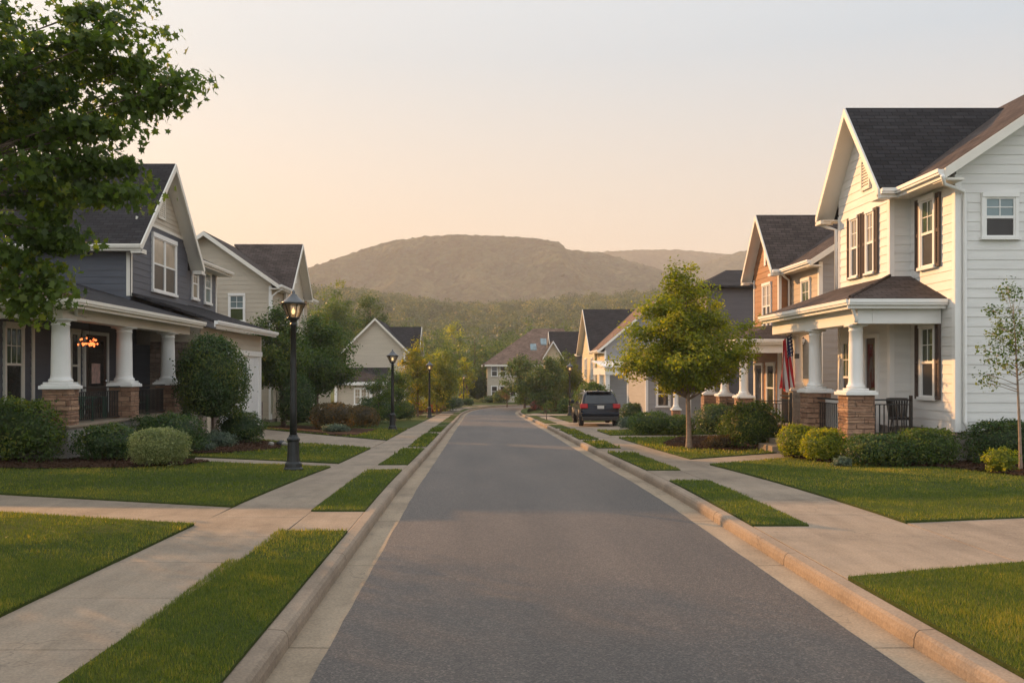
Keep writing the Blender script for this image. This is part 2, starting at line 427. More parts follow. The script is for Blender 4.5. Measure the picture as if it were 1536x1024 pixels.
def shrub(name, label, cat, x, y, w, d, h, mat, n=3500, leaf=.07, boxy=2.0, lump=.10, group=None, z0=None, tb=.0, stem=0, flowers=None):
    """one clipped or loose bush: a leafy shell with a lumpy outline over a leafy core"""
    base = (x, y, (G(x, y) if z0 is None else z0))
    dirs = RNG.normal(size=(n, 3)); dirs /= np.linalg.norm(dirs, axis=1, keepdims=True)
    dirs[:, 2] = np.where(dirs[:, 2] < -.75, -dirs[:, 2], dirs[:, 2])
    p = boxy
    rr = (np.abs(dirs)**p).sum(1)**(-1/p)
    sd = random.random()*50
    lum = np.array([noise.noise(Vector(q)*2.3+Vector((sd,0,0)))+.5*noise.noise(Vector(q)*5.5+Vector((sd,9,0))) for q in dirs])
    depth = 1-.22*RNG.random(n)**1.8+.05*RNG.normal(size=n)
    rad = rr*(1+lump*2.6*lum)*depth*np.where(RNG.random(n) < .05, 1+.16*RNG.random(n), 1)
    q = dirs*rad[:, None]*np.array([w/2, d/2, h/2]) + np.array([0, 0, h/2+stem])
    q[:, 2] = np.maximum(q[:, 2], .02+.05*RNG.random(n))
    nr = dirs+.75*RNG.normal(size=(n, 3)); nr[:, 2] += .25
    clump = np.array([noise.noise(Vector(a)*1.6+Vector((sd,3,7))) for a in dirs])
    tint = .42+.5*clump+.2*RNG.normal(size=n)+tb
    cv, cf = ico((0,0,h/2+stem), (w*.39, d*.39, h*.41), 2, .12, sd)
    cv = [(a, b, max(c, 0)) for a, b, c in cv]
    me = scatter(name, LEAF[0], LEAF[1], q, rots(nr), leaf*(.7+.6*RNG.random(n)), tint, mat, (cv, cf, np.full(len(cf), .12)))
    o = bpy.data.objects.new(name, me); o.location = base
    COL.objects.link(o); tag(o, label, cat, group)
    if stem:
        mb = MB(); mb.tube([(x,y,base[2]-.05),(x+.02,y,base[2]+stem*.6),(x,y,base[2]+stem+h*.35)], [.06,.045,.03])
        t = mb.build('stem', 'bark', o, base)
    return o

def tree(name, label, x, y, crown, n_cl, per, leaf, mat, tr=.1, bark='bark', group=None, cl_r=.42, seed=1, top=0., tmpl=LEAF, lean=(0,0), z0=None, tb=0, limbs=True, droop=.0, extra_cl=(), flat=.75, lthin=1.0, low=1.0, spray=.5, exs=.62):
    """crown = (cx,cy,cz, rx,ry,rz) in world coordinates; trunk from ground with limbs reaching leaf clusters"""
    rg = random.Random(seed)
    gz = G(x, y) if z0 is None else z0
    base = (x, y, gz); cx, cy, cz, rx, ry, rz = crown
    t = Thing(name, label, 'tree', base, group)
    tips = []
    while len(tips) < n_cl:
        d = Vector((rg.gauss(0,1), rg.gauss(0,1), rg.gauss(0,1))).normalized()
        r = rg.random()**.45
        # egg-shaped: narrower to the top by `top`
        zz = d.z*r; nar = 1-top*max(0, zz)
        r2 = r*(.93+.36*noise.noise(d*1.7+Vector((seed*3.1,0,0))))
        p = Vector((cx+d.x*r2*rx*nar, cy+d.y*r2*ry*nar, cz+zz*(rz if zz > 0 else rz*low)*(.92+.2*noise.noise(d*2+Vector((0,seed,0))))))
        if p.z > gz+.4: tips.append(p)
    tips += [Vector(e) for e in extra_cl]
    mb = MB()
    zt = cz+rz*.55; zb0 = gz-.05
    bendx = lean[0]; bendy = lean[1]
    def trunk_pt(f):
        return Vector((x+(cx-x)*f**1.5+bendx*math.sin(f*3)*.3, y+(cy-y)*f**1.5+bendy*.3*math.sin(f*2.5), zb0+(zt-zb0)*f))
    fs = [0,.03,.1,.2,.35,.5,.65,.8,1]
    mb.tube([trunk_pt(f) for f in fs], [tr*1.45, tr*1.15]+[tr*(1-f*.85) for f in fs[2:]], 10)
    if limbs:
        zlow = cz-rz*.85
        for i, p in enumerate(tips):
            if i % (2 if lthin == 1 else 4) and n_cl > 60 and i < n_cl: continue
            f = max(.12, min(.9, (p.z-.45*((p.x-cx)**2+(p.y-cy)**2)**.5-zb0)/(zt-zb0)))
            f = max(f, min(.6, (zlow-zb0)/(zt-zb0)))
            a = trunk_pt(f); mid = a.lerp(p, .55)+Vector((rg.uniform(-.1,.1), rg.uniform(-.1,.1), .06*(p-a).length))*rz*.25
            r0 = tr*(1-f*.85)*.5*lthin
            mb.tube([a, mid, p], [r0, r0*.5, .008], 5)
    t.part('trunk', mb, bark, smooth=True)
    T = np.array([tuple(p) for p in tips]); K = len(T)
    sz = np.array([cl_r*(.65+.7*rg.random())*(1 if k_ < n_cl else exs) for k_ in range(K)])
    ct = np.array([rg.gauss(0, .17) for _ in range(K)])
    idx = np.repeat(np.arange(K), per); N = len(idx)
    d = RNG.normal(size=(N, 3)); d /= np.linalg.norm(d, axis=1, keepdims=True)
    r = RNG.random(N)**.5
    off = d*r[:, None]*sz[idx][:, None]; off[:, 2] *= flat; off[:, 2] -= droop*r*sz[idx]
    rad_ = T-np.array([x, y, cz-.5*rz]); rad_ /= np.maximum(np.linalg.norm(rad_, axis=1, keepdims=True), 1e-3); rad_[:, 2] *= .6
    off += rad_[idx]*(RNG.uniform(-1, 1, N)*sz[idx]*spray)[:, None]
    P = T[idx]+off
    keep = P[:, 2] > gz+.25
    P = P[keep]; idx = idx[keep]; d = d[keep]; N = len(P)
    out = P-np.array([cx, cy, cz-.3*rz]); out /= np.maximum(np.linalg.norm(out, axis=1, keepdims=True), 1e-3)
    nr = out*.7+d*.3+RNG.normal(size=(N, 3))*.65; nr[:, 2] += .35
    tint = .42+ct[idx]+.15*RNG.normal(size=N)+tb
    me = scatter('crown', tmpl[0], tmpl[1], P-np.array(base), rots(nr), leaf*(.65+.7*RNG.random(N)), tint, mat)
    o = bpy.data.objects.new('crown', me); COL.objects.link(o); o.parent = t.o
    return t

# ------------------------------------------------------------------ architecture helpers (u = distance from the street axis; left houses are mirrored)
def fbox(mb, face, plane, a0, a1, o0, o1, z0, z1):
    if face == 'u': mb.box(plane-o1, plane-o0, a0, a1, z0, z1)
    else: mb.box(a0, a1, plane-o1, plane-o0, z0, z1)
def fpt(face, plane, a, out, z): return (plane-out, a, z) if face == 'u' else (a, plane-out, z)
def siding(mb, face, plane, a0, a1, z0, z1, c=.2, rng=None, o=.018):
    z = z0
    while z < z1-.01:
        t = min(z+c, z1)
        lo0, hi0 = (rng(z) if rng else (a0, a1)); lo1, hi1 = (rng(t) if rng else (a0, a1))
        if hi0-lo0 > .02:
            if hi1 < lo1: lo1 = hi1 = (lo1+hi1)/2
            p = [fpt(face,plane,lo0,o,z), fpt(face,plane,hi0,o,z), fpt(face,plane,hi1,.004,t), fpt(face,plane,lo1,.004,t)]
            q = [fpt(face,plane,lo0,0,z), fpt(face,plane,hi0,0,z), p[1], p[0]]
            if face == 'u': p.reverse(); q.reverse()
            mb.poly(p); mb.poly(q)
        z = t
def gable_rng(a0, a1, ze, zp, ac=None, ylo=None, yhi=None):
    """range of a wall under a gable roof whose underside runs ylo..yhi at ze up to zp"""
    ac = (a0+a1)/2 if ac is None else ac
    ylo = a0 if ylo is None else ylo; yhi = a1 if yhi is None else yhi
    def f(z):
        if z <= ze: return a0, a1
        k = (z-ze)/(zp-ze)
        return max(a0, ylo+(ac-ylo)*k), min(a1, yhi+(ac-yhi)*k)
    return f
def rake(mb, p0, p1, out, h=.24, t=.05, drop=.015):
    o = Vector(out)*t; d = Vector((0,0,-h)); e = Vector((0,0,-drop))
    a, b = Vector(p0), Vector(p1)
    lo = [a+d, b+d, b+d+o, a+d+o]; hi = [a+e, b+e, b+e+o, a+e+o]
    mb.hexa(lo, hi)
def gutter(mb, p0, p1, out):
    """K-style gutter: fascia board with a stepped trough in front of it; p at the top back edge"""
    a, b, o = Vector(p0), Vector(p1), Vector(out)
    for t0, t1, z0, z1 in ((0,.035,-.23,-.03), (.035,.12,-.15,-.035), (.12,.145,-.10,-.02)):
        lo = [a+o*t0+Vector((0,0,z0)), b+o*t0+Vector((0,0,z0)), b+o*t1+Vector((0,0,z0)), a+o*t1+Vector((0,0,z0))]
        hi = [Vector((p.x,p.y,p.z+z1-z0)) for p in lo]
        mb.hexa(lo, hi)
def window(T, face, plane, a0, a1, z0, z1, up='glass_blind', low='glass_screen', mul=1, double=False, shutters=0, tw=.09, hmul=1, sill=True, frame='bright_trim'):
    mb = MB(); o = .075
    fbox(mb, face, plane, a0-tw, a1+tw, .002, o+.02, z1, z1+tw*1.3)
    fbox(mb, face, plane, a0-tw, a0, .002, o, z0, z1); fbox(mb, face, plane, a1, a1+tw, .002, o, z0, z1)
    fbox(mb, face, plane, a0-tw-(.03 if sill else 0), a1+tw+(.03 if sill else 0), .002, o+.04, z0-tw*.8, z0)
    zm = (z0+z1)/2
    cells = [(a0, a1)] if not double else [(a0, (a0+a1)/2-.05), ((a0+a1)/2+.05, a1)]
    if double: fbox(mb, face, plane, (a0+a1)/2-.05, (a0+a1)/2+.05, .002, o-.004, z0, z1)
    pm = MB()
    for c0, c1 in cells:
        fbox(mb, face, plane, c0, c1, .030, .062, zm-.03, zm+.03)
        for x0, x1, y0, y1 in ((c0,c0+.035,z0,z1),(c1-.035,c1,z0,z1),(c0+.035,c1-.035,z0,z0+.04),(c0+.035,c1-.035,z1-.04,z1)):
            fbox(mb, face, plane, x0, x1, .030, .058, y0, y1)
        if mul:
            for k in range(1, mul+1):
                a = c0+(c1-c0)*k/(mul+1); fbox(mb, face, plane, a-.010, a+.010, .032, .050, zm+.03, z1-.04)
            if hmul:
                z = (zm+z1)/2; fbox(mb, face, plane, c0+.035, c1-.035, .031, .049, z-.010, z+.010)
        for mi, (b0, b1) in enumerate(((zm, z1-.01), (z0+.01, zm))):
            p = [fpt(face,plane,c0+.01,.036-.004*mi,b0), fpt(face,plane,c1-.01,.036-.004*mi,b0), fpt(face,plane,c1-.01,.036-.004*mi,b1), fpt(face,plane,c0+.01,.036-.004*mi,b1)]
            if face == 'u': p.reverse()
            pm.poly(p, mi)
    w = T.part('window', mb, frame)
    T.part('pane', pm, [up, low], w)
    for sgn in ((-1, 1) if shutters else ()):
        sm = MB(); b0 = a1+tw+.02 if sgn > 0 else a0-tw-.02-shutters
        b1 = b0+shutters
        fbox(sm, face, plane, b0, b0+.05, .02, .075, z0-.05, z1+.08); fbox(sm, face, plane, b1-.05, b1, .02, .075, z0-.05, z1+.08)
        for zz in (z0-.05, (z0+z1)/2-.03, z1+.01): fbox(sm, face, plane, b0+.05, b1-.05, .021, .072, zz, zz+.07)
        z = z0+.03
        while z < z1:
            p = [fpt(face,plane,b0+.05,.068,z), fpt(face,plane,b1-.05,.068,z), fpt(face,plane,b1-.05,.03,z+.05), fpt(face,plane,b0+.05,.03,z+.05)]
            if face == 'u': p.reverse()
            sm.poly(p); z += .05
        T.part('shutter', sm, 'shutter')
    return w
def vent(T, face, plane, a, z0, z1, w):
    mb = MB(); h = z1-z0
    fbox(mb, face, plane, a-w/2-.06, a-w/2, .01, .07, z0-.06, z1); fbox(mb, face, plane, a+w/2, a+w/2+.06, .01, .07, z0-.06, z1)
    fbox(mb, face, plane, a-w/2, a+w/2, .01, .068, z0-.06, z0); fbox(mb, face, plane, a-w/2, a+w/2, .01, .068, z1-.06, z1)
    fbox(mb, face, plane, a-w/2, a+w/2, .026, .028, z0, z1-.06)
    z = z0
    while z < z1-.1:
        mb.hexa(*[[fpt(face,plane,b,oo,zz) for b, oo in ((a-w/2,.03),(a+w/2,.03),(a+w/2,.06),(a-w/2,.06))] for zz in (z, z+.03)]) ; z += .075
    T.part('gable_vent', mb, 'trim')
def column(T, u, y, zc, zt, r, ped, zg, pedmat='stone', ped_top=None):
    mb = MB(); h = zt-zc
    mb.box(u-r*1.32, u+r*1.32, y-r*1.32, y+r*1.32, zc, zc+.05)
    mb.lathe([(r*1.2,.05),(r*1.27,.08),(r*1.22,.12),(r*1.1,.13),(r*1.05,.16),(r*1.0,.22),(r*.99,h*.35),(r*.95,h*.7),(r*.90,h-.16),(r*.98,h-.15),(r*.98,h-.12),(r*.90,h-.11),(r*.93,h-.08),(r*1.12,h-.045)], (u,y,zc), 28)
    mb.box(u-r*1.22, u+r*1.22, y-r*1.22, y+r*1.22, zt-.045, zt-.002)
    c = T.part('column', mb, 'bright_trim')
    for p in c.data.polygons: p.use_smooth = len(p.vertices) == 4 and abs(p.normal.z) < .9 and p.area < .05
    if ped:
        mb = MB(); mb.box(u-ped/2-.06, u+ped/2+.06, y-ped/2-.06, y+ped/2+.06, zc-.11, zc-.03); mb.box(u-ped/2-.02, u+ped/2+.02, y-ped/2-.02, y+ped/2+.02, zc-.03, zc)
        T.part('pedestal_cap', mb, 'bright_trim', c, bevel=.012)
        # pedestal as courses of stones, each a few mm in or out
        mb = MB(); z = zg; rg = random.Random(int(u*100+y*10)); 
        mb.box(u-ped/2+.02, u+ped/2-.02, y-ped/2+.02, y+ped/2-.02, zg, zc-.12)
        while z < zc-.12:
            hh = min(rg.choice((.07,.1,.13)), zc-.111-z)
            if hh < .03: hh = zc-.111-z
            cuts = [-ped/2, rg.uniform(-.3,.3)*ped, ped/2]
            for i in range(2):
                j = rg.uniform(-.010,.014); e = .006
                mb.box(u+cuts[i]+e*(i>0), u+cuts[i+1]-e*(i<1), y-ped/2-j, y+.02, z+e, z+hh-e)
            for sg in (-1, 1):
                cuts = [-ped/2+.02, rg.uniform(-.3,.3)*ped, ped/2-.02]
                for i in range(2):
                    j = rg.uniform(-.010,.014); e = .006
                    if sg < 0: mb.box(u-ped/2-j, u-.02, y+cuts[i]+e*(i>0), y+cuts[i+1]-e*(i<1), z+e*1.2, z+hh-e*1.2)
                    else: mb.box(u+.02, u+ped/2+j, y+cuts[i]+e*(i>0), y+cuts[i+1]-e*(i<1), z+e*1.2, z+hh-e*1.2)
            z += hh
        T.part('pedestal', mb, pedmat, c, bevel=.008)
def railing(T, p0, p1, zf, h=.85, mat='black_metal', gap=.11, post=False):
    mb = MB(); a, b = Vector((*p0, 0)), Vector((*p1, 0)); n = max(2, int((b-a).length/gap)); d = (b-a).normalized(); s = Vector((-d.y, d.x, 0))
    def bar(z0, z1, w): mb.hexa([a-s*w+Vector((0,0,z0)), b-s*w+Vector((0,0,z0)), b+s*w+Vector((0,0,z0)), a+s*w+Vector((0,0,z0))], [a-s*w+Vector((0,0,z1)), b-s*w+Vector((0,0,z1)), b+s*w+Vector((0,0,z1)), a+s*w+Vector((0,0,z1))])
    bar(zf+h-.04, zf+h, .03); bar(zf+h-.14, zf+h-.115, .015); bar(zf+.08, zf+.11, .015)
    for i in range(1, n):
        p = a.lerp(b, i/n); mb.box(p.x-.012, p.x+.012, p.y-.012, p.y+.012, zf+.10, zf+h-.12)
    if post:
        mb.box(b.x-.03, b.x+.03, b.y-.03, b.y+.03, zf-.05, zf+h+.08)
    T.part('railing', mb, mat)

def street_house(T, P):
    u0, ug, y0, y1, y2, y3, ur = (P[k] for k in 'u0 ug y0 y1 y2 y3 ur'.split())
    zf, ze, zc, zm, zg = (P[k] for k in 'zf ze zc zm zg'.split()); ov = P.get('ov', .5); og = P.get('og', .42); c = P.get('c', .2)
    ub = P.get('ub', u0); um = (u0+ur)/2; yc = (y1+y2)/2; ul = u0-ov; k = (zm-ze)/(um-ul)
    mz = lambda u: ze+k*(u-ul) if u < um else zm-k*(u-um)
    # walls: solid core plus lapped boards
    mb = MB()
    yb2 = y3 if ub == u0 else y2
    mb.box(u0+.03, ur, y0+.03, yb2, zf, ze+k*ov-.16)
    mb.faces([(u0+.03,y0+.03,ze+k*ov-.16),(ur,y0+.03,ze+k*ov-.16),(um,y0+.03,zm-.16),(u0+.03,yb2,ze+k*ov-.16),(ur,yb2,ze+k*ov-.16),(um,yb2,zm-.16)], [(0,1,2),(5,4,3),(0,3,4,1),(1,4,5,2),(2,5,3,0)])
    if ub > u0:
        zb = ze+k*(ub-ul)-.16
        mb.faces([(ub,yb2,zf),(ur,yb2,zf),(ur,yb2,ze+k*ov-.16),(um,yb2,zm-.16),(ub,yb2,zb),(ub,y3,zf),(ur,y3,zf),(ur,y3,ze+k*ov-.16),(um,y3,zm-.16),(ub,y3,zb)], [(0,1,2,3,4),(9,8,7,6,5),(0,4,9,5),(1,6,7,2),(4,3,8,9),(3,2,7,8)])
    siding(mb, 'y', y0, u0, ur, zf, zm-.14, c, gable_rng(u0, ur, ze-.14, zm-.14, um, ul, ur+ov))
    wall = T.part('wall', mb, P['wall'])
    mb = MB()
    if P.get('front', P['wall']) == P['wall']:
        siding(mb, 'u', u0, y0, y1, zf, ze+.2, c); (siding(mb, 'u', u0, y2, y3, zf, ze+.2, c) if ub == u0 else None)
        T.part('wall', mb, P['wall'])
    else:
        siding(mb, 'u', u0, y0, y1, zf, ze+.2, c); (siding(mb, 'u', u0, y2, y3, zf, ze+.2, c) if ub == u0 else None)
        T.part('wall', mb, P['front'])
    mb = MB()
    kg = (zc-ze)/(yc-(y1-og))
    mb.box(ug+.03, u0+.05, y1+.03, y2-.001, zf, ze)
    mb.faces([(ug+.03,y1+.03,ze),(ug+.03,y2,ze),(ug+.03,yc,zc-.2),(um,y1+.03,ze),(um,y2,ze),(um,yc,zc-.2)], [(0,2,1),(0,3,5,2),(1,2,5,4)])
    siding(mb, 'u', ug, y1, y2, zf, zc-.14, c, gable_rng(y1, y2, ze-.14, zc-.14, yc, y1-og, y2+og))
    siding(mb, 'y', y1, ug, u0, zf, ze+.05, c)
    T.part('gable_wall', mb, P['gable'])
    mb = MB(); mb.box(u0+.06, ur-.05, y0+.06, y2-.05, zg-.3, zf-.002); mb.box(ub+.06, ur-.06, y2-.05, y3-.05, zg-.3, zf-.003); mb.box(ug+.06, u0+.07, y1+.06, y2-.05, zg-.3, zf-.001)
    T.part('foundation', mb, 'foundation')
    mb = MB(); cb = .11
    for face, pl, a in (('y', y0, u0+cb), ('u', u0, y0+cb)):
        lo, hi = (u0-.03, u0+cb) if face == 'y' else (y0, y0+cb)
        fbox(mb, face, pl, lo, hi, .003, .032, zf-.02, ze-.05)
    fbox(mb, 'u', ug, y1, y1+cb, .003, .032, zf-.02, ze-.08); fbox(mb, 'u', ug, y2-cb, y2, .003, .032, zf-.02, ze-.08)
    fbox(mb, 'y', y1, ug-.03, ug+cb*.8, .003, .032, zf-.02, ze-.08)
    T.part('corner_board', mb, 'bright_trim')
    # roof
    mb = MB(); t = .10; ya, yb = y1-og+.02, y2+og-.02; us = u0+.12
    def ms(u): return ze+k*(u-ul)
    ya0 = y0-ov
    mb.slab([(ul,ya0,ze),(um,ya0,zm),(um,ya,zm),(ul,ya,ze)], t)
    mb.slab([(us,ya,ms(us)),(um,ya,zm),(um,yb,zm),(us,yb,ms(us))], t)
    uc = ul if ub == u0 else ub-.3; ye = y3+ov if ub == u0 else y3+.3
    mb.slab([(uc,yb,ms(uc)),(um,yb,zm),(um,y3+ov,zm),(uc,y3+ov,ms(uc))], t)
    mb.slab([(um,ya0,zm-.002),(ur+ov,ya0,ze),(ur+ov,y3+ov,ze),(um,y3+ov,zm-.002)], t)
    roof = T.part('roof', mb, P['roof'])
    mb = MB(); ue = ug-og; uh = min(um, ul+(zc-ze)/k+.1)
    mb.slab([(ue,y1-og,ze),(u0+.4,y1-og,ze),(uh,yc,zc),(ue,yc,zc)], t)
    mb.slab([(ue,yc,zc-.002),(uh,yc,zc-.002),(u0+.4,y2+og,ze),(ue,y2+og,ze)], t)
    T.part('gable_roof', mb, P.get('groof', P['roof']))
    # rakes, soffits
    mb = MB()
    rake(mb, (ue,y1-og,ze), (ue,yc,zc), (-1,0,0)); rake(mb, (ue,yc,zc), (ue,y2+og,ze), (-1,0,0))
    rake(mb, (ul,ya0,ze), (um,ya0,zm), (0,-1,0)); rake(mb, (um,ya0,zm), (ur+ov,ya0,ze), (0,-1,0))
    for a, b in (((ue+.0,y1-og,ze),(ue+.0,yc,zc)), ((ue,yc,zc),(ue,y2+og,ze))):
        a, b = Vector(a), Vector(b); d = Vector((0,0,-t-.004))
        mb.slab([tuple(a+d), tuple(b+d), (ug+.02, b.y, b.z+d.z), (ug+.02, a.y, a.z+d.z)], .03)
    for a, b in (((ul,0,ze),(um,0,zm)), ((um,0,zm),(ur+ov,0,ze))):
        mb.slab([(a[0],ya0,a[2]-t-.004),(b[0],ya0,b[2]-t-.004),(b[0],y0+.02,b[2]-t-.004),(a[0],y0+.02,a[2]-t-.004)], .03)
    mb.box(ul, u0+.02, y0+.021, ya-.01, ze-.21, ze-.18)             # eave soffits
    mb.box(ul+.002, u0-.06, ya0+.01, y0+.02, ze-.26, ze-.205)          # boxed return
    for yy0, yy1 in ((y1-og, y1+.02), (y2-.02, y2+og)): mb.box(ue+.01, u0+.2, yy0, yy1, ze-.19, ze-.16)
    mb.box(ue-.05, ue+.25, y2+.03, y2+og+.01, ze-.26, ze-.16)
    mb.box(ue-.05, ue+.25, y1-og-.01, y1-.03, ze-.26, ze-.16)
    T.part('fascia', mb, 'trim')
    mb = MB()
    gutter(mb, (ul,ya0,ze), (ul,ya,ze), (-1,0,0)); gutter(mb, (uc,yb,ms(uc)), (uc,y3+ov,ms(uc)), (-1,0,0))
    gutter(mb, (ue,y1-og,ze), (ul,y1-og,ze), (0,-1,0)); gutter(mb, (ue,y2+og,ze), (ul,y2+og,ze), (0,1,0))
    T.part('gutter', mb, 'bright_trim')
    return dict(um=um, yc=yc, ul=ul, ue=ue)

def spout(T, pts, r=.04):
    mb = MB(); mb.tube(pts, r, 8); T.part('downspout', mb, 'bright_trim', smooth=True)
def door(T, face, plane, a0, a1, z0, z1, mat='door_dark', glass=True, tw=.1):
    mb = MB(); fbox(mb, face, plane, a0-tw, a0, .002, .08, z0, z1+tw); fbox(mb, face, plane, a1, a1+tw, .002, .08, z0, z1+tw); fbox(mb, face, plane, a0, a1, .002, .078, z1, z1+tw)
    f = T.part('door_frame', mb, 'bright_trim')
    mb = MB(); fbox(mb, face, plane, a0, a1, .002, .04, z0, z1)
    w = a1-a0
    for zz0, zz1 in ((z0+.12, z0+.7),): fbox(mb, face, plane, a0+.12*w, a1-.12*w, .04, .05, zz0, zz1)
    d = T.part('door', mb, mat)
    if glass:
        mb = MB(); fbox(mb, face, plane, a0+.15*w, a1-.15*w, .04, .046, z0+.85, z1-.15); T.part('pane', mb, 'glass_dark', d)
    mb = MB(); c = fpt(face, plane, a1-.1*w, .08, z0+1.0); mb.lathe([(.01,-.03),(.03,-.02),(.035,0),(.03,.02),(.01,.03)], c, 10); T.part('handle', mb, 'chrome', d)

# ================================================================== HOUSE: white house, right foreground
T = Thing('white_house', 'large white house with brown shutters and columned porch, nearest on the right', 'house', (13, 24, 0))
P = dict(u0=10.5, ug=10.0, y0=20.6, y1=22.75, y2=26.0, y3=30.5, ub=12.6, ur=18, zf=.78, ze=6.48, zc=8.98, zm=9.35, zg=.1, wall='white_siding', gable='cream_siding', roof='brown_roof', groof='dark_roof', og=.45, front='white_siding', c=.21)
P['gable'] = 'white_siding'
street_house(T, P)
window(T, 'y', 20.6, 11.12, 11.78, 5.05, 5.93, 'glass_blue', 'glass_screen', mul=1, tw=.075)
window(T, 'u', 10.5, 21.52, 22.1, 4.55, 6.1, 'glass_green', 'glass_screen', shutters=.19)
window(T, 'u', 10.5, 21.52, 22.1, 1.5, 3.12, 'glass_green', 'glass_screen', shutters=.19, hmul=1)
window(T, 'u', 10.0, 23.62, 24.02, 4.62, 6.15, 'glass_blind', 'glass_screen', shutters=.17, tw=.06)
window(T, 'u', 10.0, 24.62, 25.02, 4.62, 6.15, 'glass_blind', 'glass_screen', shutters=.17, tw=.06)
vent(T, 'u', 10.0, 24.1, 6.85, 7.6, .42)
door(T, 'u', 10.0, 23.45, 24.05, .58, 2.95, glass=True)
window(T, 'u', 10.0, 25.15, 25.6, 1.0, 2.9, 'glass_green', 'glass_screen')
mb = MB(); mb.slab([(8.3,20.95,3.75),(10.5,20.95,3.75),(10.5,22.74,4.42),(9.99,22.74,4.42)], .07)
mb.slab([(8.3,20.95,3.75),(9.99,22.74,4.42),(9.99,25.9,4.42),(8.3,27.6,3.75)], .07)
mb.slab([(8.3,27.6,3.75),(9.99,25.9,4.42),(10.4,25.9,4.42),(10.4,27.6,3.75)], .07)
T.part('porch_roof', mb, 'brown_roof')
mb = MB(); mb.tube([(8.3,20.95,3.77),(9.99,22.74,4.44)], .035, 6); T.part('hip_cap', mb, 'brown_roof')
mb = MB(); gutter(mb, (8.36,20.95,3.74), (8.36,27.6,3.74), (-1,0,0)); gutter(mb, (8.26,21.0,3.74), (10.46,21.0,3.74), (0,-1,0)); T.part('gutter', mb, 'bright_trim')
mb = MB(); mb.box(8.56,8.90,21.18,27.35,3.18,3.62); mb.box(8.90,10.47,21.18,21.50,3.18,3.62); mb.box(8.9,9.6,27.02,27.34,3.18,3.62)
T.part('porch_beam', mb, 'bright_trim', bevel=.01)
mb = MB(); mb.box(8.37,10.45,21.02,27.5,3.625,3.66); T.part('porch_ceiling', mb, 'ceiling')
mb = MB(); mb.box(8.55,10.48,21.25,27.2,.50,.58); T.part('porch_floor', mb, 'porch_floor', bevel=.01)
mb = MB(); mb.box(8.62,10.40,21.32,27.1,-.3,.497); T.part('porch_base', mb, 'foundation')
for u, y, r, pd, pm in ((8.73,21.68,.165,.62,'stone'),(8.73,24.3,.165,.60,'stone'),(9.2,27.05,.15,.42,'foundation')):
    column(T, u, y, 1.66, 3.18, r, pd, -.15, pm)
railing(T, (9.05,21.62), (9.98,21.62), .58, .88, post=True, gap=.095)
railing(T, (8.70,22.0), (8.70,24.0), .58, .86, gap=.13)
mb = MB(); mb.box(8.86,8.90,22.05,23.95,.70,1.40); T.part('porch_screen', mb, 'bright_trim', label='plain white panel behind the street-side porch railing')
railing(T, (8.66,26.85), (8.66,26.0), .58, .86, mat='lamp_cap', gap=.12, post=True)
mb = MB()
for i in range(3): mb.box(7.75+.3*i, 8.9, 24.75, 26.0, -.3, .12+.15*i-.001*i)
T.part('porch_steps', mb, 'concrete', bevel=.012)
spout(T, [(9.93,20.05,6.3),(10.05,20.2,6.15),(10.62,20.5,6.05),(10.66,20.52,5.8),(10.66,20.52,1.0),(10.72,20.42,.75)], .045)
spout(T, [(8.36,21.0,3.6),(8.45,21.1,3.45),(8.52,21.15,3.3),(8.52,21.15,3.2)], .04)
spout(T, [(9.55,26.5,6.3),(9.75,26.2,6.15),(9.93,26.04,6.05),(9.93,26.04,4.3)], .045)

# ================================================================== HOUSE: brown house, second right
T = Thing('brown_house', 'brown two-storey house with grey side wall and white gutters, second on the right', 'house', (15, 40, -.4))
P = dict(u0=12.55, ug=12.1, y0=34.5, y1=37.75, y2=41.2, y3=45, ub=14.2, ur=21, zf=.35, ze=6.22, zc=8.75, zm=9.3, zg=-.5, wall='grey_siding', gable='brown_siding', roof='brown_roof', groof='brown_roof', front='tan_siding', c=.24)
street_house(T, P)
window(T, 'u', 12.1, 38.75, 39.75, 4.0, 5.75, 'glass_blind', 'glass_screen', double=True, mul=1)
window(T, 'u', 12.55, 35.45, 36.25, 3.9, 5.6, 'glass_green', 'glass_screen', mul=1)
mb = MB(); fbox(mb, 'u', 12.1, 39.36, 39.60, .03, .06, 6.6, 7.7); T.part('gable_vent', mb, 'bright_trim')
window(T, 'u', 12.1, 38.3, 39.2, .5, 2.4, 'glass_dark', 'glass_dark', mul=0)
door(T, 'u', 12.1, 39.9, 40.8, .1, 2.4)
mb = MB(); mb.slab([(10.0,36.0,3.4),(12.5,36.0,3.4),(12.5,37.7,4.0),(11.7,37.7,4.0)], .07)
mb.slab([(10.0,36.0,3.4),(11.7,37.7,4.0),(12.1,41.0,4.1),(12.1,42.5,4.1),(10.0,42.5,3.4)], .07)
T.part('porch_roof', mb, 'brown_roof')
mb = MB(); gutter(mb, (10.05,36.0,3.4), (10.05,42.5,3.4), (-1,0,0)); gutter(mb, (9.95,36.05,3.4), (12.5,36.05,3.4), (0,-1,0)); T.part('gutter', mb, 'bright_trim')
mb = MB(); mb.box(10.2,10.45,36.2,42.4,2.85,3.28); mb.box(10.45,12.5,36.2,36.4,2.85,3.28); T.part('porch_beam', mb, 'bright_trim')
mb = MB(); mb.box(10.1,12.4,36.1,42.4,3.285,3.31); T.part('porch_ceiling', mb, 'ceiling')
mb = MB(); mb.box(10.1,12.4,36.2,42.4,-.7,.10); T.part('porch_floor', mb, 'foundation')
for y in (36.55, 39.4, 42.1): column(T, 10.33, y, 1.2, 2.85, .17, .6, -.6)
railing(T, (10.65,36.5), (12.4,36.5), .10, .9); railing(T, (10.33,36.9), (10.33,39.1), .10, .9)
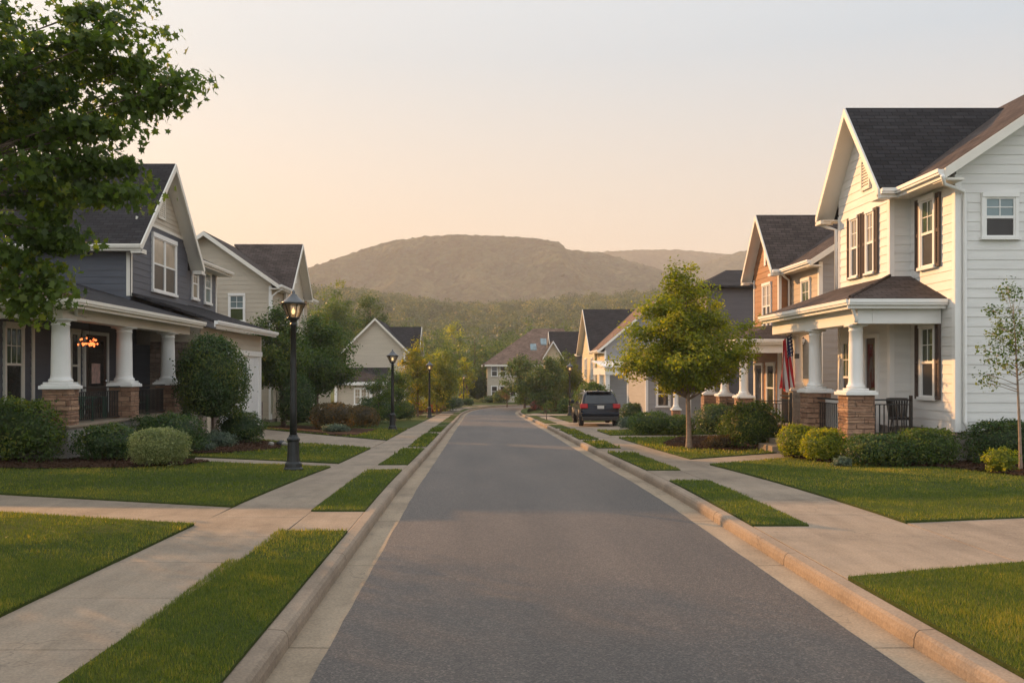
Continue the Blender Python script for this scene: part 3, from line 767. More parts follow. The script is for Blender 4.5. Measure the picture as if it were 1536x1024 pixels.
spout(T, [(12.0,37.2,6.05),(12.3,37.55,5.9),(12.45,37.6,5.8),(12.45,37.6,3.9)], .045)

# ================================================================== HOUSE: dark house behind the street tree
T = Thing('dark_house', 'dark-roofed house mostly hidden behind the round street tree on the right', 'house', (14, 56, -.8))
mb = MB(); siding(mb, 'y', 53, 12.9, 20, -.4, 6.9, .2); mb.box(12.93,20,53.03,60,-.8,6.9); siding(mb, 'u', 12.9, 53, 60, -.4, 6.9, .2); T.part('wall', mb, 'dark_siding')
mb = MB(); e = 7.0
mb.slab([(12.4,52.5,e),(20.5,52.5,e),(18,56.5,8.3),(14.9,56.5,8.3)], .1); mb.slab([(12.4,52.5,e),(14.9,56.5,8.3),(12.4,60.5,e)], .1); mb.slab([(20.5,52.5,e),(20.5,60.5,e),(18,56.5,8.3)], .1); mb.slab([(12.4,60.5,e),(14.9,56.5,8.3),(18,56.5,8.3),(20.5,60.5,e)], .1)
T.part('roof', mb, 'dark_roof')
mb = MB(); mb.box(8.93,12.9,50.03,56,-1,2.2); siding(mb, 'y', 50, 8.9, 12.9, -.6, 2.2, .2); siding(mb, 'u', 8.9, 50, 56, -.6, 2.2, .2); T.part('wall', mb, 'grey_siding', label='grey lower wing')
mb = MB(); mb.slab([(8.5,49.6,2.2),(13,49.6,2.2),(13,53,3.3),(8.5,53,3.3)], .1); mb.slab([(8.5,53,3.3),(13,53,3.3),(13,56.5,2.2),(8.5,56.5,2.2)], .1); T.part('roof', mb, 'dark_roof')
mb = MB(); mb.box(8.86,9.0,49.94,50.08,-.6,2.1); mb.box(11.2,11.3,49.94,50.0,-.6,2.1); T.part('corner_board', mb, 'bright_trim')
for u in (10.2, 12.1): column(T, u, 48.6, .25, 2.0, .13, .4, -.9)
mb = MB(); mb.box(9.9,13,48.4,48.8,2.0,2.3); T.part('porch_beam', mb, 'bright_trim')
mb = MB(); mb.slab([(9.8,48.2,2.31),(13.1,48.2,2.31),(13.1,50,2.6),(9.8,50,2.6)], .05); T.part('porch_roof', mb, 'dark_roof')
window(T, 'y', 50, 9.5, 10.1, .3, 1.6, 'glass_dark', 'glass_dark', mul=0)

# ================================================================== HOUSE: cream gabled house, further right
T = Thing('cream_house', 'cream house with steep dark gable roof and pale porch, beyond the parked car', 'house', (13, 86, -1.4))
P = dict(u0=10.3, ug=10.1, y0=77, y1=82.2, y2=92.2, y3=94, ur=19, zf=-1.1, ze=4.0, zc=8.05, zm=8.15, zg=-1.4, wall='dark_siding', gable='cream_siding', roof='tan_roof', groof='dark_roof', front='cream_siding', c=.25, ov=.6, og=.5)
P['wall'] = 'grey_siding'
street_house(T, P)
window(T, 'u', 10.1, 83.2, 84.6, 1.6, 3.4, 'glass_blind', 'glass_dark', double=True); window(T, 'u', 10.1, 88, 89.6, 1.6, 3.4, 'glass_blind', 'glass_dark', double=True)
window(T, 'u', 10.3, 78.3, 79.4, .8, 2.6, 'glass_dark', 'glass_dark'); window(T, 'y', 77, 12, 12.9, 1.6, 3.0, 'glass_dark', 'glass_dark')
mb = MB(); mb.slab([(9.2,69.6,2.6),(11.6,69.6,2.6),(11.6,77,3.1),(9.2,77,3.1)], .1); mb.box(9.35,11.45,69.75,70.2,1.95,2.49); mb.box(9.35,9.7,70.2,77,1.95,2.49); T.part('porch_roof', mb, 'bright_trim')
for u, y in ((9.55,70),(11.2,70),(9.55,73.4)):
    mb = MB(); mb.box(u-.16,u+.16,y-.16,y+.16,-.3,1.95); mb.box(u-.28,u+.28,y-.28,y+.28,-1.4,-.3); T.part('column', mb, 'bright_trim')
mb = MB(); mb.box(9.3,11.5,69.8,77,-1.4,-.9); T.part('porch_floor', mb, 'foundation')

# ================================================================== far houses
T = Thing('hipped_house', 'far beige two-storey house with brown hipped roof and skylights where the street bends', 'house', (6, 124, -2))
mb = MB(); mb.box(.98,12,120.03,132,-2.2,3.2); siding(mb, 'y', 120, .95, 12, -1.8, 3.2, .3); siding(mb, 'u', .95, 120, 132, -1.8, 3.2, .3); T.part('wall', mb, 'beige_siding')
e = 3.2
mb = MB(); mb.slab([(.3,119.4,e),(12.6,119.4,e),(11.3,126,8.1),(7.2,126,8.1)], .15); mb.slab([(.3,119.4,e),(7.2,126,8.1),(.3,132.6,e)], .15); mb.slab([(12.6,119.4,e),(12.6,132.6,e),(11.3,126,8.1)], .15); mb.slab([(.3,132.6,e),(7.2,126,8.1),(11.3,126,8.1),(12.6,132.6,e)], .15)
T.part('roof', mb, 'tan_roof')
for u in (1.5, 2.6, 3.9):
    for z in (-.9, 1.7): window(T, 'y', 120, u, u+.7, z, z+1.3, 'glass_dark', 'glass_dark', mul=0)
for u, yy in ((6.6, 121.9), (8.0, 122.9)):
    z = e+(yy-119.4)*4.9/6.6; mb = MB(); mb.hexa([(u,yy,z-.1),(u+.8,yy,z-.1),(u+.8,yy+1.1,z+.72),(u,yy+1.1,z+.72)], [(u,yy,z+.1),(u+.8,yy,z+.1),(u+.8,yy+1.1,z+.92),(u,yy+1.1,z+.92)]); T.part('skylight', mb, 'glass_blue')
mb = MB(); mb.box(.6,12.2,119.3,119.45,e-.25,e-.02); mb.box(.2,.35,119.4,132,e-.25,e-.02); T.part('fascia', mb, 'trim')
T = Thing('gabled_house', 'far house with dark roof and small cream front gable, right of the hipped roof', 'house', (10, 104, -1.9))
mb = MB(); mb.box(8.0,13,101,106,-2,4.2); siding(mb, 'y', 101, 8, 13, -1.8, 4.2, .25); siding(mb, 'u', 8, 101, 106, -1.8, 6.4, .25, gable_rng(101,106,4.2,6.4)); T.part('wall', mb, 'dark_siding')
mb = MB(); mb.slab([(7.6,100.6,4.1),(13.4,100.6,4.1),(13.4,103.5,6.7),(7.6,103.5,6.7)], .12); mb.slab([(7.6,103.5,6.7),(13.4,103.5,6.7),(13.4,106.4,4.1),(7.6,106.4,4.1)], .12); T.part('roof', mb, 'dark_roof')
mb = MB(); rake(mb, (7.6,100.6,4.1), (7.6,103.5,6.7), (-1,0,0)); rake(mb, (7.6,103.5,6.7), (7.6,106.4,4.1), (-1,0,0)); T.part('fascia', mb, 'trim')
mb = MB(); siding(mb, 'y', 98.5, 6.9, 8.5, -1.8, 5.3, .25, gable_rng(6.9,8.5,3.9,5.3)); mb.box(6.92,8.48,98.55,101.5,-2,3.9); T.part('gable_wall', mb, 'cream_siding')
mb = MB(); mb.slab([(6.6,98.1,3.7),(7.7,98.1,5.5),(7.7,102,5.5),(6.6,102,3.7)], .1); mb.slab([(7.7,98.1,5.499),(8.8,98.1,3.7),(8.8,102,3.7),(7.7,102,5.499)], .1); T.part('gable_roof', mb, 'dark_roof')
mb = MB(); rake(mb, (6.6,98.1,3.7), (7.7,98.1,5.5), (0,-1,0)); rake(mb, (7.7,98.1,5.5), (8.8,98.1,3.7), (0,-1,0)); T.part('fascia', mb, 'bright_trim')

# ================================================================== HOUSE: blue-grey house, left foreground (mirrored)
T = Thing('blue_house', 'dark blue-grey house with columned porch and attached garage, nearest on the left', 'house', (-13, 30, 0), mirror=-1)
zf = .82
mb = MB(); mb.box(11.53,22,30.73,36.67,0,6.35); mb.box(11.83,20,36.67,41.7,0,6.6)
siding(mb, 'y', 30.7, 11.5, 22, 3.9, 6.35, .22); siding(mb, 'u', 11.5, 30.7, 36.7, 3.6, 7.25, .22, gable_rng(30.7,36.7,6.2,9.4,33.7,30.2,37.2)); siding(mb, 'u', 11.8, 36.7, 41.7, 3.4, 6.6, .22)
T.part('wall', mb, 'blue_siding', label='upper storey in dark blue-grey boards')
mb = MB(); siding(mb, 'u', 11.5, 30.7, 36.7, 7.25, 9.36, .17, gable_rng(30.7,36.7,6.2,9.4,33.7,30.2,37.2)); mb.faces([(11.52,30.9,6.3),(11.52,36.5,6.3),(11.52,33.7,9.35),(22,30.9,6.3),(22,36.5,6.3),(22,33.7,9.35)], [(0,1,2),(3,5,4),(0,2,5,3),(1,4,5,2)])
T.part('gable_wall', mb, 'beige_siding')
mb = MB(); fbox(mb, 'u', 11.5, 31.15, 36.2, .01, .045, 7.20, 7.30); T.part('gable_band', mb, 'trim')
mb = MB(); mb.box(11.63,22,22.2,30.7,zf,3.6); siding(mb, 'u', 11.6, 22.2, 30.7, zf, 3.6, .2); siding(mb, 'y', 22.2, 11.6, 22, zf, 3.6, .2); siding(mb, 'y', 31.0, 10.95, 11.6, 0, 3.9, .2)
T.part('wall', mb, 'blue_siding', label='ground-floor wall in dark blue-grey boards')
mb = MB(); mb.box(9.33,15,31.03,39.5,-.2,3.6); siding(mb, 'u', 9.3, 31, 39.5, 0, 3.62, .2); siding(mb, 'y', 31.0, 9.3, 11.4, 3.0, 4.45, .2, lambda z: (9.3+max(0, (z-3.65))/.33, 11.4)); T.part('garage_wall', mb, 'beige_siding')
mb = MB(); fbox(mb, 'y', 31.0, 9.28, 10.93, .005, .09, -.1, 3.1); fbox(mb, 'u', 9.3, 30.92, 31.5, .03, .09, -.1, 3.0); fbox(mb, 'u', 9.3, 39.15, 39.58, .03, .09, -.2, .85); fbox(mb, 'u', 9.3, 32.2, 33.0, .03, .09, -.2, .85); T.part('stone_facing', mb, 'wall_stone')
# main roof
ue = 11.0; e = 6.25; rz = 9.62
mb = MB(); mb.slab([(ue,30.2,e),(22,30.2,e),(22,33.7,rz),(ue,33.7,rz)], .1); mb.slab([(ue,33.7,rz-.002),(22,33.7,rz-.002),(22,37.2,e),(ue,37.2,e)], .1); T.part('roof', mb, 'dark_roof')
mb = MB(); mb.slab([(11.25,36.9,6.62),(16,36.9,8.9),(16,42.2,8.9),(11.25,42.2,6.62)], .1); T.part('roof', mb, 'dark_roof')
mb = MB(); mb.slab([(9.1,20.9,3.75),(16,27.8,5.82),(16,30.68,5.82),(9.1,30.68,3.75)], .1); mb.slab([(9.1,20.9,3.75),(22,20.9,3.75),(22,27.8,5.82),(16,27.8,5.82)], .1); mb.slab([(16,27.8,5.82),(22,27.8,5.82),(22,30.68,5.82),(16,30.68,5.82)], .1); T.part('porch_roof', mb, 'dark_roof')
mb = MB(); mb.tube([(9.1,20.9,3.76),(16,27.8,5.83)], .05, 6); T.part('hip_cap', mb, 'dark_roof')
mb = MB(); mb.slab([(8.75,30.72,3.82),(11.49,30.72,4.72),(11.49,36.7,4.72),(11.79,36.7,4.82),(11.79,39.95,4.82),(8.75,39.95,3.82)], .1); T.part('garage_roof', mb, 'dark_roof')
mb = MB(); rake(mb, (ue,30.2,e), (ue,33.7,rz), (-1,0,0), .26); rake(mb, (ue,33.7,rz), (ue,37.2,e), (-1,0,0), .26)
for a, b in (((30.2,e),(33.7,rz)), ((33.7,rz),(37.2,e))): mb.slab([(ue,a[0],a[1]-.105),(ue,b[0],b[1]-.105),(11.52,b[0],b[1]-.105),(11.52,a[0],a[1]-.105)], .03)
mb.box(ue,22,30.22,30.72,e-.2,e-.17); mb.box(ue-.05,ue+.3,36.72,37.22,e-.3,e-.16); mb.box(ue-.05,ue+.3,30.18,30.66,e-.3,e-.16)
mb.box(11.25,11.82,37.25,42.2,6.40,6.43)
T.part('fascia', mb, 'trim')
mb = MB(); gutter(mb, (ue-.05,30.2,e), (22,30.2,e), (0,-1,0)); gutter(mb, (11.25,37.2,6.62), (11.25,42.2,6.62), (-1,0,0)); T.part('gutter', mb, 'trim')
mb = MB(); gutter(mb, (9.1,20.8,3.75), (9.1,30.6,3.75), (-1,0,0)); gutter(mb, (9.0,20.9,3.75), (22,20.9,3.75), (0,-1,0)); T.part('gutter', mb, 'trim')
mb = MB(); gutter(mb, (8.75,30.72,3.82), (8.75,39.95,3.82), (-1,0,0)); T.part('gutter', mb, 'bright_trim')
mb = MB()
fbox(mb, 'y', 30.7, 11.47, 11.62, .003, .04, 4.6, 6.05); fbox(mb, 'u', 11.5, 30.66, 30.78, .003, .04, 4.6, 6.05); fbox(mb, 'u', 11.8, 41.58, 41.72, .003, .035, 4.6, 6.4); fbox(mb, 'u', 9.3, 39.4, 39.52, .028, .045, .9, 3.6); fbox(mb, 'u', 11.6, 24.1, 24.25, .003, .04, zf, 3.5); fbox(mb, 'u', 11.6, 26.0, 26.1, .003, .04, zf, 3.5)
T.part('corner_board', mb, 'trim')
window(T, 'u', 11.5, 32.75, 35.1, 5.0, 6.85, 'glass_blind', 'glass_screen', double=True, mul=0, tw=.12)
window(T, 'u', 11.8, 38.2, 38.85, 5.15, 6.35, 'glass_blind', 'glass_blind', mul=1, tw=.12); window(T, 'u', 11.8, 39.95, 40.7, 5.1, 6.35, 'glass_blue', 'glass_blue', mul=1, tw=.12)
vent(T, 'u', 11.5, 33.6, 7.65, 8.55, .6)
window(T, 'u', 11.6, 22.75, 23.55, 1.35, 3.2, 'glass_green', 'glass_dark', mul=2, frame='trim'); window(T, 'u', 11.6, 26.4, 26.85, 1.35, 3.2, 'glass_dark', 'glass_screen', mul=0, frame='trim')
door(T, 'u', 11.6, 27.3, 28.9, zf, 3.2, glass=True); 
mb = MB(); fbox(mb, 'u', 11.6, 27.75, 28.35, .05, .065, 1.75, 2.35); T.part('door_poster', mb, 'paper', label='pink and white poster on the front door')
mb = MB(); mb.box(9.50,9.86,21.25,30.6,3.31,3.6); mb.box(9.86,22,21.25,21.6,3.31,3.6); T.part('porch_beam', mb, 'trim', bevel=.01)
mb = MB(); mb.box(9.2,11.6,21.0,30.65,3.605,3.64); T.part('porch_ceiling', mb, 'ceiling')
mb = MB(); mb.box(9.35,11.6,21.15,30.9,-.1,.8); T.part('porch_base', mb, 'foundation', bevel=.01)
mb = MB(); mb.box(9.30,11.6,21.10,30.95,.801,.86); T.part('porch_floor', mb, 'concrete', bevel=.01)
for y in (21.55, 25.4, 28.95): column(T, 9.68, y, 1.80, 3.31, .215, .60, .0)
railing(T, (9.68,21.9), (9.68,25.05), zf, .9); railing(T, (9.68,25.75), (9.68,28.6), zf, .9)
spout(T, [(9.2,21.3,3.6),(9.3,21.5,3.5),(9.52,22.0,3.42),(9.52,22.5,3.4)], .04)
# garage door: panelled, facing the street
mb = MB(); fbox(mb, 'u', 9.3, 33.25, 38.95, .03, .05, -.1, 2.75)
for i in range(4):
    for j in range(8): fbox(mb, 'u', 9.3, 33.3+.705*j, 33.9+.705*j, .05, .06, -.05+.7*i, .56+.7*i)
gd = T.part('garage_door', mb, 'garage_door', bevel=.006)
mb = MB(); fbox(mb, 'u', 9.3, 33.0, 33.25, .03, .12, -.1, 2.75); fbox(mb, 'u', 9.3, 38.95, 39.2, .03, .12, -.1, 2.75); fbox(mb, 'u', 9.3, 32.9, 39.3, .03, .14, 2.75, 2.95); T.part('door_frame', mb, 'bright_trim')

# ================================================================== left houses further on
T = Thing('beige_house', 'beige two-storey house with brown roof behind the garage, second on the left of the street', 'house', (-14, 53, -.6), mirror=-1)
P = dict(u0=10.75, ug=10.6, y0=48, y1=50.9, y2=56.0, y3=58, ur=17.4, zf=-.3, ze=6.6, zc=9.45, zm=9.3, zg=-.7, wall='beige_siding', gable='beige_siding', roof='brown_roof', c=.23, og=.45)
street_house(T, P)
window(T, 'y', 48, 12.15, 12.85, 4.75, 6.05, 'glass_blue', 'glass_green', mul=1); window(T, 'y', 48, 15.6, 16.3, 4.75, 6.05, 'glass_blue', 'glass_blue', mul=1)
window(T, 'y', 48, 13.6, 14.1, 4.85, 5.9, 'glass_blue', 'glass_blue', mul=0)
window(T, 'u', 10.6, 53, 54, 4.5, 6.1, 'glass_dark', 'glass_dark'); window(T, 'y', 48, 11.6, 12.3, 1.0, 2.4, 'glass_dark', 'glass_dark')
vent(T, 'u', 10.6, 53.4, 7.3, 8.2, .5)
spout(T, [(10.2,48.1,6.4),(10.45,47.9,6.2),(10.68,47.9,6.0),(10.68,47.9,0)], .05)
mb = MB(); mb.box(8.8,10.7,49.2,55,-.8,2.0); T.part('garage_wall', mb, 'beige_siding')
mb = MB(); mb.slab([(8.4,48.9,2.0),(10.72,48.9,2.9),(10.72,55.4,2.9),(8.4,55.4,2.0)], .1); T.part('garage_roof', mb, 'brown_roof')

T = Thing('grey_house', 'small beige-grey house with very dark roof, third on the left beyond the trees', 'house', (-9, 90, -1.5), mirror=-1)
P = dict(u0=6.85, ug=6.1, y0=85, y1=88, y2=94, y3=96, ur=12.2, zf=-1.2, ze=4.05, zc=6.6, zm=7.1, zg=-1.5, wall='beige_siding', gable='dark_siding', roof='dark_roof', c=.25, og=.4, ov=.4)
street_house(T, P)
window(T, 'y', 85, 9.9, 10.9, .2, 2.0, 'glass_dark', 'glass_dark', double=True)
mb = MB(); mb.box(8.6,12.6,80.6,85,-1.5,1.1); T.part('porch_wall', mb, 'beige_siding')
mb = MB(); mb.slab([(8.2,80.2,1.35),(12.8,80.2,1.35),(12.8,85,2.6),(8.2,85,2.6)], .1); T.part('porch_roof', mb, 'dark_roof')
mb = MB(); mb.box(8.25,12.75,80.1,80.24,1.05,1.33); mb.box(8.2,8.34,80.3,85,1.05,1.3)
for u in (8.4, 9.3, 12.3): mb.box(u,u+.22,80.3,80.5,-1.5,1.05)
T.part('porch_trim', mb, 'bright_trim')
window(T, 'y', 80.6, 9.8, 10.8, -.6, .7, 'glass_blind', 'glass_blind', double=True)

# ================================================================== ground, street, kerbs, walks
def px_ok(x, y, m=40):
    p = 720+1400*x/y
    return -m < p < 1536+m
# terrain: one sheet to the horizon, a forested rise beyond the valley
RIDGE = [(-200,44),(-64,42),(-44,38.5),(-20,35),(2,32),(30,34.5),(55,37),(96,40),(200,46)]
def terr(x, y):
    z = zr(y)-.2
    if y < 130: return z+(max(0, abs(x)-40)*.02)
    def sm(t): t = max(0, min(1, t)); return t*t*(3-2*t)
    hr = interp(RIDGE, x)
    k = sm((y-190)/(560-190))
    h = (hr+2)*k
    if y > 560: h = hr+2-(hr-14)*sm((y-560)/260)
    h += 5*k*noise.noise(Vector((x*.012, y*.012, 3)))*sm(abs(y-560)/80)
    return z+.15+h
def grid_mesh(name, xs, ys, fz, mat, smooth=True):
    nx, ny = len(xs), len(ys)
    v = [(x, y, fz(x, y)) for y in ys for x in xs]
    f = [(j*nx+i, j*nx+i+1, (j+1)*nx+i+1, (j+1)*nx+i) for j in range(ny-1) for i in range(nx-1)]
    me = bpy.data.meshes.new(name); me.from_pydata(v, [], f); me.materials.append(M[mat])
    if smooth: me.polygons.foreach_set('use_smooth', [True]*len(f))
    o = bpy.data.objects.new(name, me); COL.objects.link(o); return o
xs = [-1450,-900,-600,-420,-320,-250]+list(range(-200,201,12))+[250,320,420,600,900,1450]
ys = [-190,-60,-20,0,10,20,30,40,50,60,70,80,95,110,130,150,170,190]+list(range(202,860,14))+[900,1000,1150,1300,1500,1900]
struct(grid_mesh('ground', xs, ys, terr, 'terrain'))

CL = [(.91,-8),(.91,0),(.91,20),(.91,40),(.91,60),(.91,75),(1.15,84),(1.95,93),(3.9,102),(7.6,109),(13,114),(22,117.5),(40,120)]
def cat(p0, p1, p2, p3, t):
    return tuple(.5*((2*b)+(c-a)*t+(2*a-5*b+4*c-d)*t*t+(-a+3*b-3*c+d)*t**3) for a, b, c, d in zip(p0, p1, p2, p3))
cen = []
for i in range(1, len(CL)-2):
    n = max(2, int(math.dist(CL[i], CL[i+1])/1.0))
    cen += [cat(CL[i-1], CL[i], CL[i+1], CL[i+2], k/n) for k in range(n)]
cs = [0]
for a, b in zip(cen, cen[1:]): cs.append(cs[-1]+math.dist(a, b))
def cpt(s):
    s = max(0, min(cs[-1]-1e-3, s)); i = min(len(cs)-2, int(np.searchsorted(cs, s, 'right'))-1)
    t = (s-cs[i])/(cs[i+1]-cs[i]); a, b = cen[i], cen[i+1]
    p = (a[0]+(b[0]-a[0])*t, a[1]+(b[1]-a[1])*t)
    a2, b2 = cen[max(0, i-1)], cen[min(len(cen)-1, i+2)]
    d = (b2[0]-a2[0], b2[1]-a2[1]); l = math.hypot(*d)
    return p, (d[1]/l, -d[0]/l)        # point, right-hand normal
def opt(s, o, z):
    p, n = cpt(s); x, y = p[0]+n[0]*o, p[1]+n[1]*o
    return (x, y, zr(y)+z)
def ribbon(mb, s0, s1, prof, step=1.0, jit=0):
    n = max(1, int((s1-s0)/step)); rows = []
    for i in range(n+1):
        s = s0+(s1-s0)*i/n
        rows.append([opt(s, o+(random.uniform(-jit, jit) if j in (0, len(prof)-1) else 0), z) for j, (o, z) in enumerate(prof)])
    m = len(prof)
    mb.faces([p for r in rows for p in r], [(i*m+j, i*m+j+1, (i+1)*m+j+1, (i+1)*m+j) for i in range(n) for j in range(m-1)])
    return rows
SE = cs[-1]
S0 = 1.0
mb = MB(); ribbon(mb, S0, SE, [(-2.04,0),(-1,.012),(0,.02),(1,.012),(2.04,0)], .4, .008); o = struct(mb.build('road', 'asphalt'))
for sd in (-1, 1):
    mb = MB(); s = S0
    while s < SE-3:
        pr = [(sd*1.9,-.006),(sd*2.36,-.004)]
        ribbon(mb, s+.006, s+2.994, pr if sd > 0 else pr[::-1], 1.5); s += 3
    struct(mb.build('gutter_pan', 'gutter'))
    mb = MB(); s = S0
    while s < SE-3:
        pr = [(sd*2.34,-.1),(sd*2.345,.06),(sd*2.36,.105),(sd*2.385,.127),(sd*2.50,.135),(sd*2.52,.125),(sd*2.525,-.1)]
        if sd < 0: pr = pr[::-1]
        rows = ribbon(mb, s+.007, s+2.993, pr, 1.0)
        mb.poly(rows[0]); mb.poly(rows[-1][::-1]); s += 3
    struct(mb.build('kerb', 'kerb'))
SLo = [(0,-3.95),(7,-3.8),(13.4,-3.55),(20,-3.2),(30,-3.15),(60,-3.2)]; SLi = [(5.8,-2.6),(11.3,-2.37),(18,-2.3),(29,-2.14),(60,-2.1)]
SRi = [(0,4.14),(11.8,4.14),(30,4.1),(60,4.0)]; SRo = [(0,5.5),(12,5.47),(20.7,5.1),(34,4.9),(60,4.9)]
def F(pts): return (lambda y: interp(pts, y))
KL, KR = F([(0,-1.605)]), F([(0,3.43)])
PATCH = []
def patch(name, xi, xo, yi0, yi1, yo0, yo1, h, mat, lawn=False, xo_c=None):
    """quad patch between inner edge xi(y) and outer edge xo(y); edges may be skewed; a thin slab with a skirt"""
    ny = max(2, int(abs(yi1-yi0)/.7)); xa, xb = xi((yi0+yi1)/2), xo((yi0+yi1)/2); nx = max(1, min(40, int(abs(xb-xa)/.8)))
    v = []; f = []
    def pt(s, t, jit=0):
        ya = yi0+(yi1-yi0)*t; yb = yo0+(yo1-yo0)*t
        x0, x1 = xi(ya), xo(yb); s2 = s
        x = x0+(x1-x0)*s2; y = ya+(yb-ya)*s2
        return x, y
    for j in range(ny+1):
        for i in range(nx+1):
            x, y = pt(i/nx, j/ny); v.append((x, y, G(x, y)+h))
    for j in range(ny):
        for i in range(nx):
            q = (j*(nx+1)+i, j*(nx+1)+i+1, (j+1)*(nx+1)+i+1, (j+1)*(nx+1)+i); f.append(q if xb > xa else q[::-1])
    edge = [i for i in range(nx+1)]+[j*(nx+1)+nx for j in range(1, ny+1)]+[ny*(nx+1)+i for i in range(nx-1, -1, -1)]+[j*(nx+1) for j in range(ny-1, 0, -1)]
    k = len(v); v += [(v[e][0], v[e][1], v[e][2]-.2) for e in edge]
    for a in range(len(edge)):
        b = (a+1) % len(edge); f.append((edge[a], edge[b], k+b, k+a))
    mb = MB(); mb.faces(v, f)
    o = struct(mb.build(name, mat))
    if lawn: PATCH.append(pt_area(pt, xi, xo, yi0, yi1, yo0, yo1)+(h,))
    return o
def pt_area(pt, xi, xo, yi0, yi1, yo0, yo1): return (pt, (xi, xo, yi0, yi1, yo0, yo1))
C = lambda v: (lambda y: v)
# ---- left: sidewalk slabs
def walk_slabs(xi, xo, ya, yb, step):
    mb = MB(); y = ya
    while y < yb-.2:
        t = min(y+step, yb); g = .009
        P4 = [(xi(y+g), y+g), (xo(y+g), y+g), (xo(t-g), t-g), (xi(t-g), t-g)]
        if P4[1][0] < P4[0][0]: P4 = [P4[1], P4[0], P4[3], P4[2]]
        lo = [(x, yy, G(x, yy)-.15) for x, yy in P4]; hi = [(x, yy, G(x, yy)+random.uniform(-.002,.002)) for x, yy in P4]
        mb.hexa(lo, hi); y = t
    return struct(mb.build('sidewalk', 'concrete', bevel=.006))
walk_slabs(F(SLi), F(SLo), 2.0, 76, 1.5); walk_slabs(F(SRi), F(SRo), 11.2, 76, 1.5)
mb = MB(); ribbon(mb, 84, SE, [(-4.2,.134),(-3.0,.134)], 1.5); struct(mb.build('sidewalk', 'concrete'))
# ---- crossings as concrete slabs (strip side, then the walk or drive up to the house)
def slab_q(name, pts, h=.0, mat='concrete'):
    mb = MB(); a = sum(pts[i][0]*pts[(i+1)%4][1]-pts[(i+1)%4][0]*pts[i][1] for i in range(4))
    if a < 0: pts = pts[::-1]
    mb.hexa([(x, y, G(x, y)-.15+h) for x, y in pts], [(x, y, G(x, y)+h) for x, y in pts])
    return struct(mb.build(name, mat, bevel=.006))
g = .008
def strips(side, segs, ks, si):
    prev = None
    for a, b in segs:
        patch('verge_lawn', ks, si, a, b, a+.0, b+.0, .022, 'lawn', True)
        if prev is not None and a-prev > .1:
            xa, xb = ks(a), si((a+prev)/2)
            o_ = -.008 if side > 0 else .008
            slab_q('path', [(xa-o_, prev), (xb+o_, prev), (xb+o_, a), (xa-o_, a)])
        prev = b
strips(-1, [(2,11.3),(13.0,19.2),(20.7,27),(27.9,36.5),(38,45.6),(46.6,52),(53.2,60)], KL, F(SLi))
strips(1, [(11.75,16.9),(19.2,25),(27.2,31.2),(32.2,35),(36,40.5),(42,47),(49,56),(57.5,60)], KR, F(SRi))
SLoF, SRoF = F(SLo), F(SRo)
# left lawns
patch('lawn', SLoF, C(-32), 2, 11.8, 2, 20.5, .03, 'lawn', True)
patch('lawn', SLoF, C(-32), 13.4, 20.0, 22.0, 32.0, .03, 'lawn', True)
patch('lawn', SLoF, C(-9.3), 21.1, 27.0, 24.2, 33.0, .03, 'lawn', True)
patch('lawn', SLoF, C(-9.3), 31.6, 40.5, 39.7, 44.0, .03, 'lawn', True)
patch('lawn', SLoF, C(-32), 42.0, 60.0, 45.5, 60, .03, 'lawn', True)
# left walks and drive
slab_q('path', [(SLoF(12.6)-.01,11.8), (SLoF(13)-.01,13.4), (-7.7,14.68), (-7.7,13.02)])
slab_q('path', [(-7.71,13.02), (-7.71,14.68), (-20,18.35), (-20,16.6)])
slab_q('path', [(SLoF(20.5)-.01,20.03), (SLoF(21)-.01,21.08), (-7.0,22.95), (-6.6,21.4)])
for i in range(2):
    f0, f1 = i/2, (i+1)/2-.003
    def dp(f, e): x = -3.18+(-9.3+3.18)*f; return (x, (27.0+(33.0-27.0)*f) if e == 0 else (31.6+(39.7-31.6)*f))
    slab_q('driveway', [dp(f0,0), dp(f0,1), dp(f1,1), dp(f1,0)])
slab_q('path', [(-3.2,40.5), (-3.2,42), (-9.3,45.4), (-9.3,44)])
# right lawns
patch('lawn', KR, C(32), 2, 8.7, 2, 18.4, .03, 'lawn', True)
patch('lawn', SRoF, C(32), 12.0, 20.7, 17.0, 42.0, .03, 'lawn', True)
patch('lawn', SRoF, C(20), 22.5, 33.0, 34.5, 36, .03, 'lawn', True)
patch('lawn', SRoF, C(10), 35.0, 39.0, 35.2, 39.2, .03, 'lawn', True)
patch('lawn', SRoF, C(32), 51.0, 60.0, 51, 60, .03, 'lawn', True)
slab_q('driveway', [(3.44,8.7), (3.44,11.74), (5.48,11.74), (5.48,9.42)]); slab_q('driveway', [(5.49,9.43), (5.49,12.0), (16,14.0), (16,13.2)])
slab_q('driveway', [(3.44,16.91), (3.44,19.19), (4.11,19.19), (4.11,16.91)], .0005)
slab_q('path', [(5.11,20.7), (5.07,22.5), (8.4,25.9), (8.4,23.9)])
slab_q('driveway', [(4.91,33.0), (4.91,35.0), (10,35.2), (10,34)]); slab_q('driveway', [(4.91,39.0), (4.91,51), (11,51), (11,39.2)])
mb = MB(); ribbon(mb, 61-.0, SE, [(-60,.15),(-20,.15),(-4.22,.16),(-4.21,.0)][::1], 2.5); ribbon(mb, 61, SE, [(-2.99,.0),(-2.98,.155),(-2.53,.15)], 2.5)
struct(mb.build('lawn', 'lawn'))
mb = MB(); ribbon(mb, 61, SE-14, [(2.53,.15),(3.0,.155),(3.1,.155)], 2.5); ribbon(mb, 61, SE-22, [(4.1,.15),(7,.15),(11,.15)], 2.5); struct(mb.build('lawn', 'lawn'))
patch('lawn', C(11.5), C(50), 61, 112, 61, 112, .0, 'lawn')
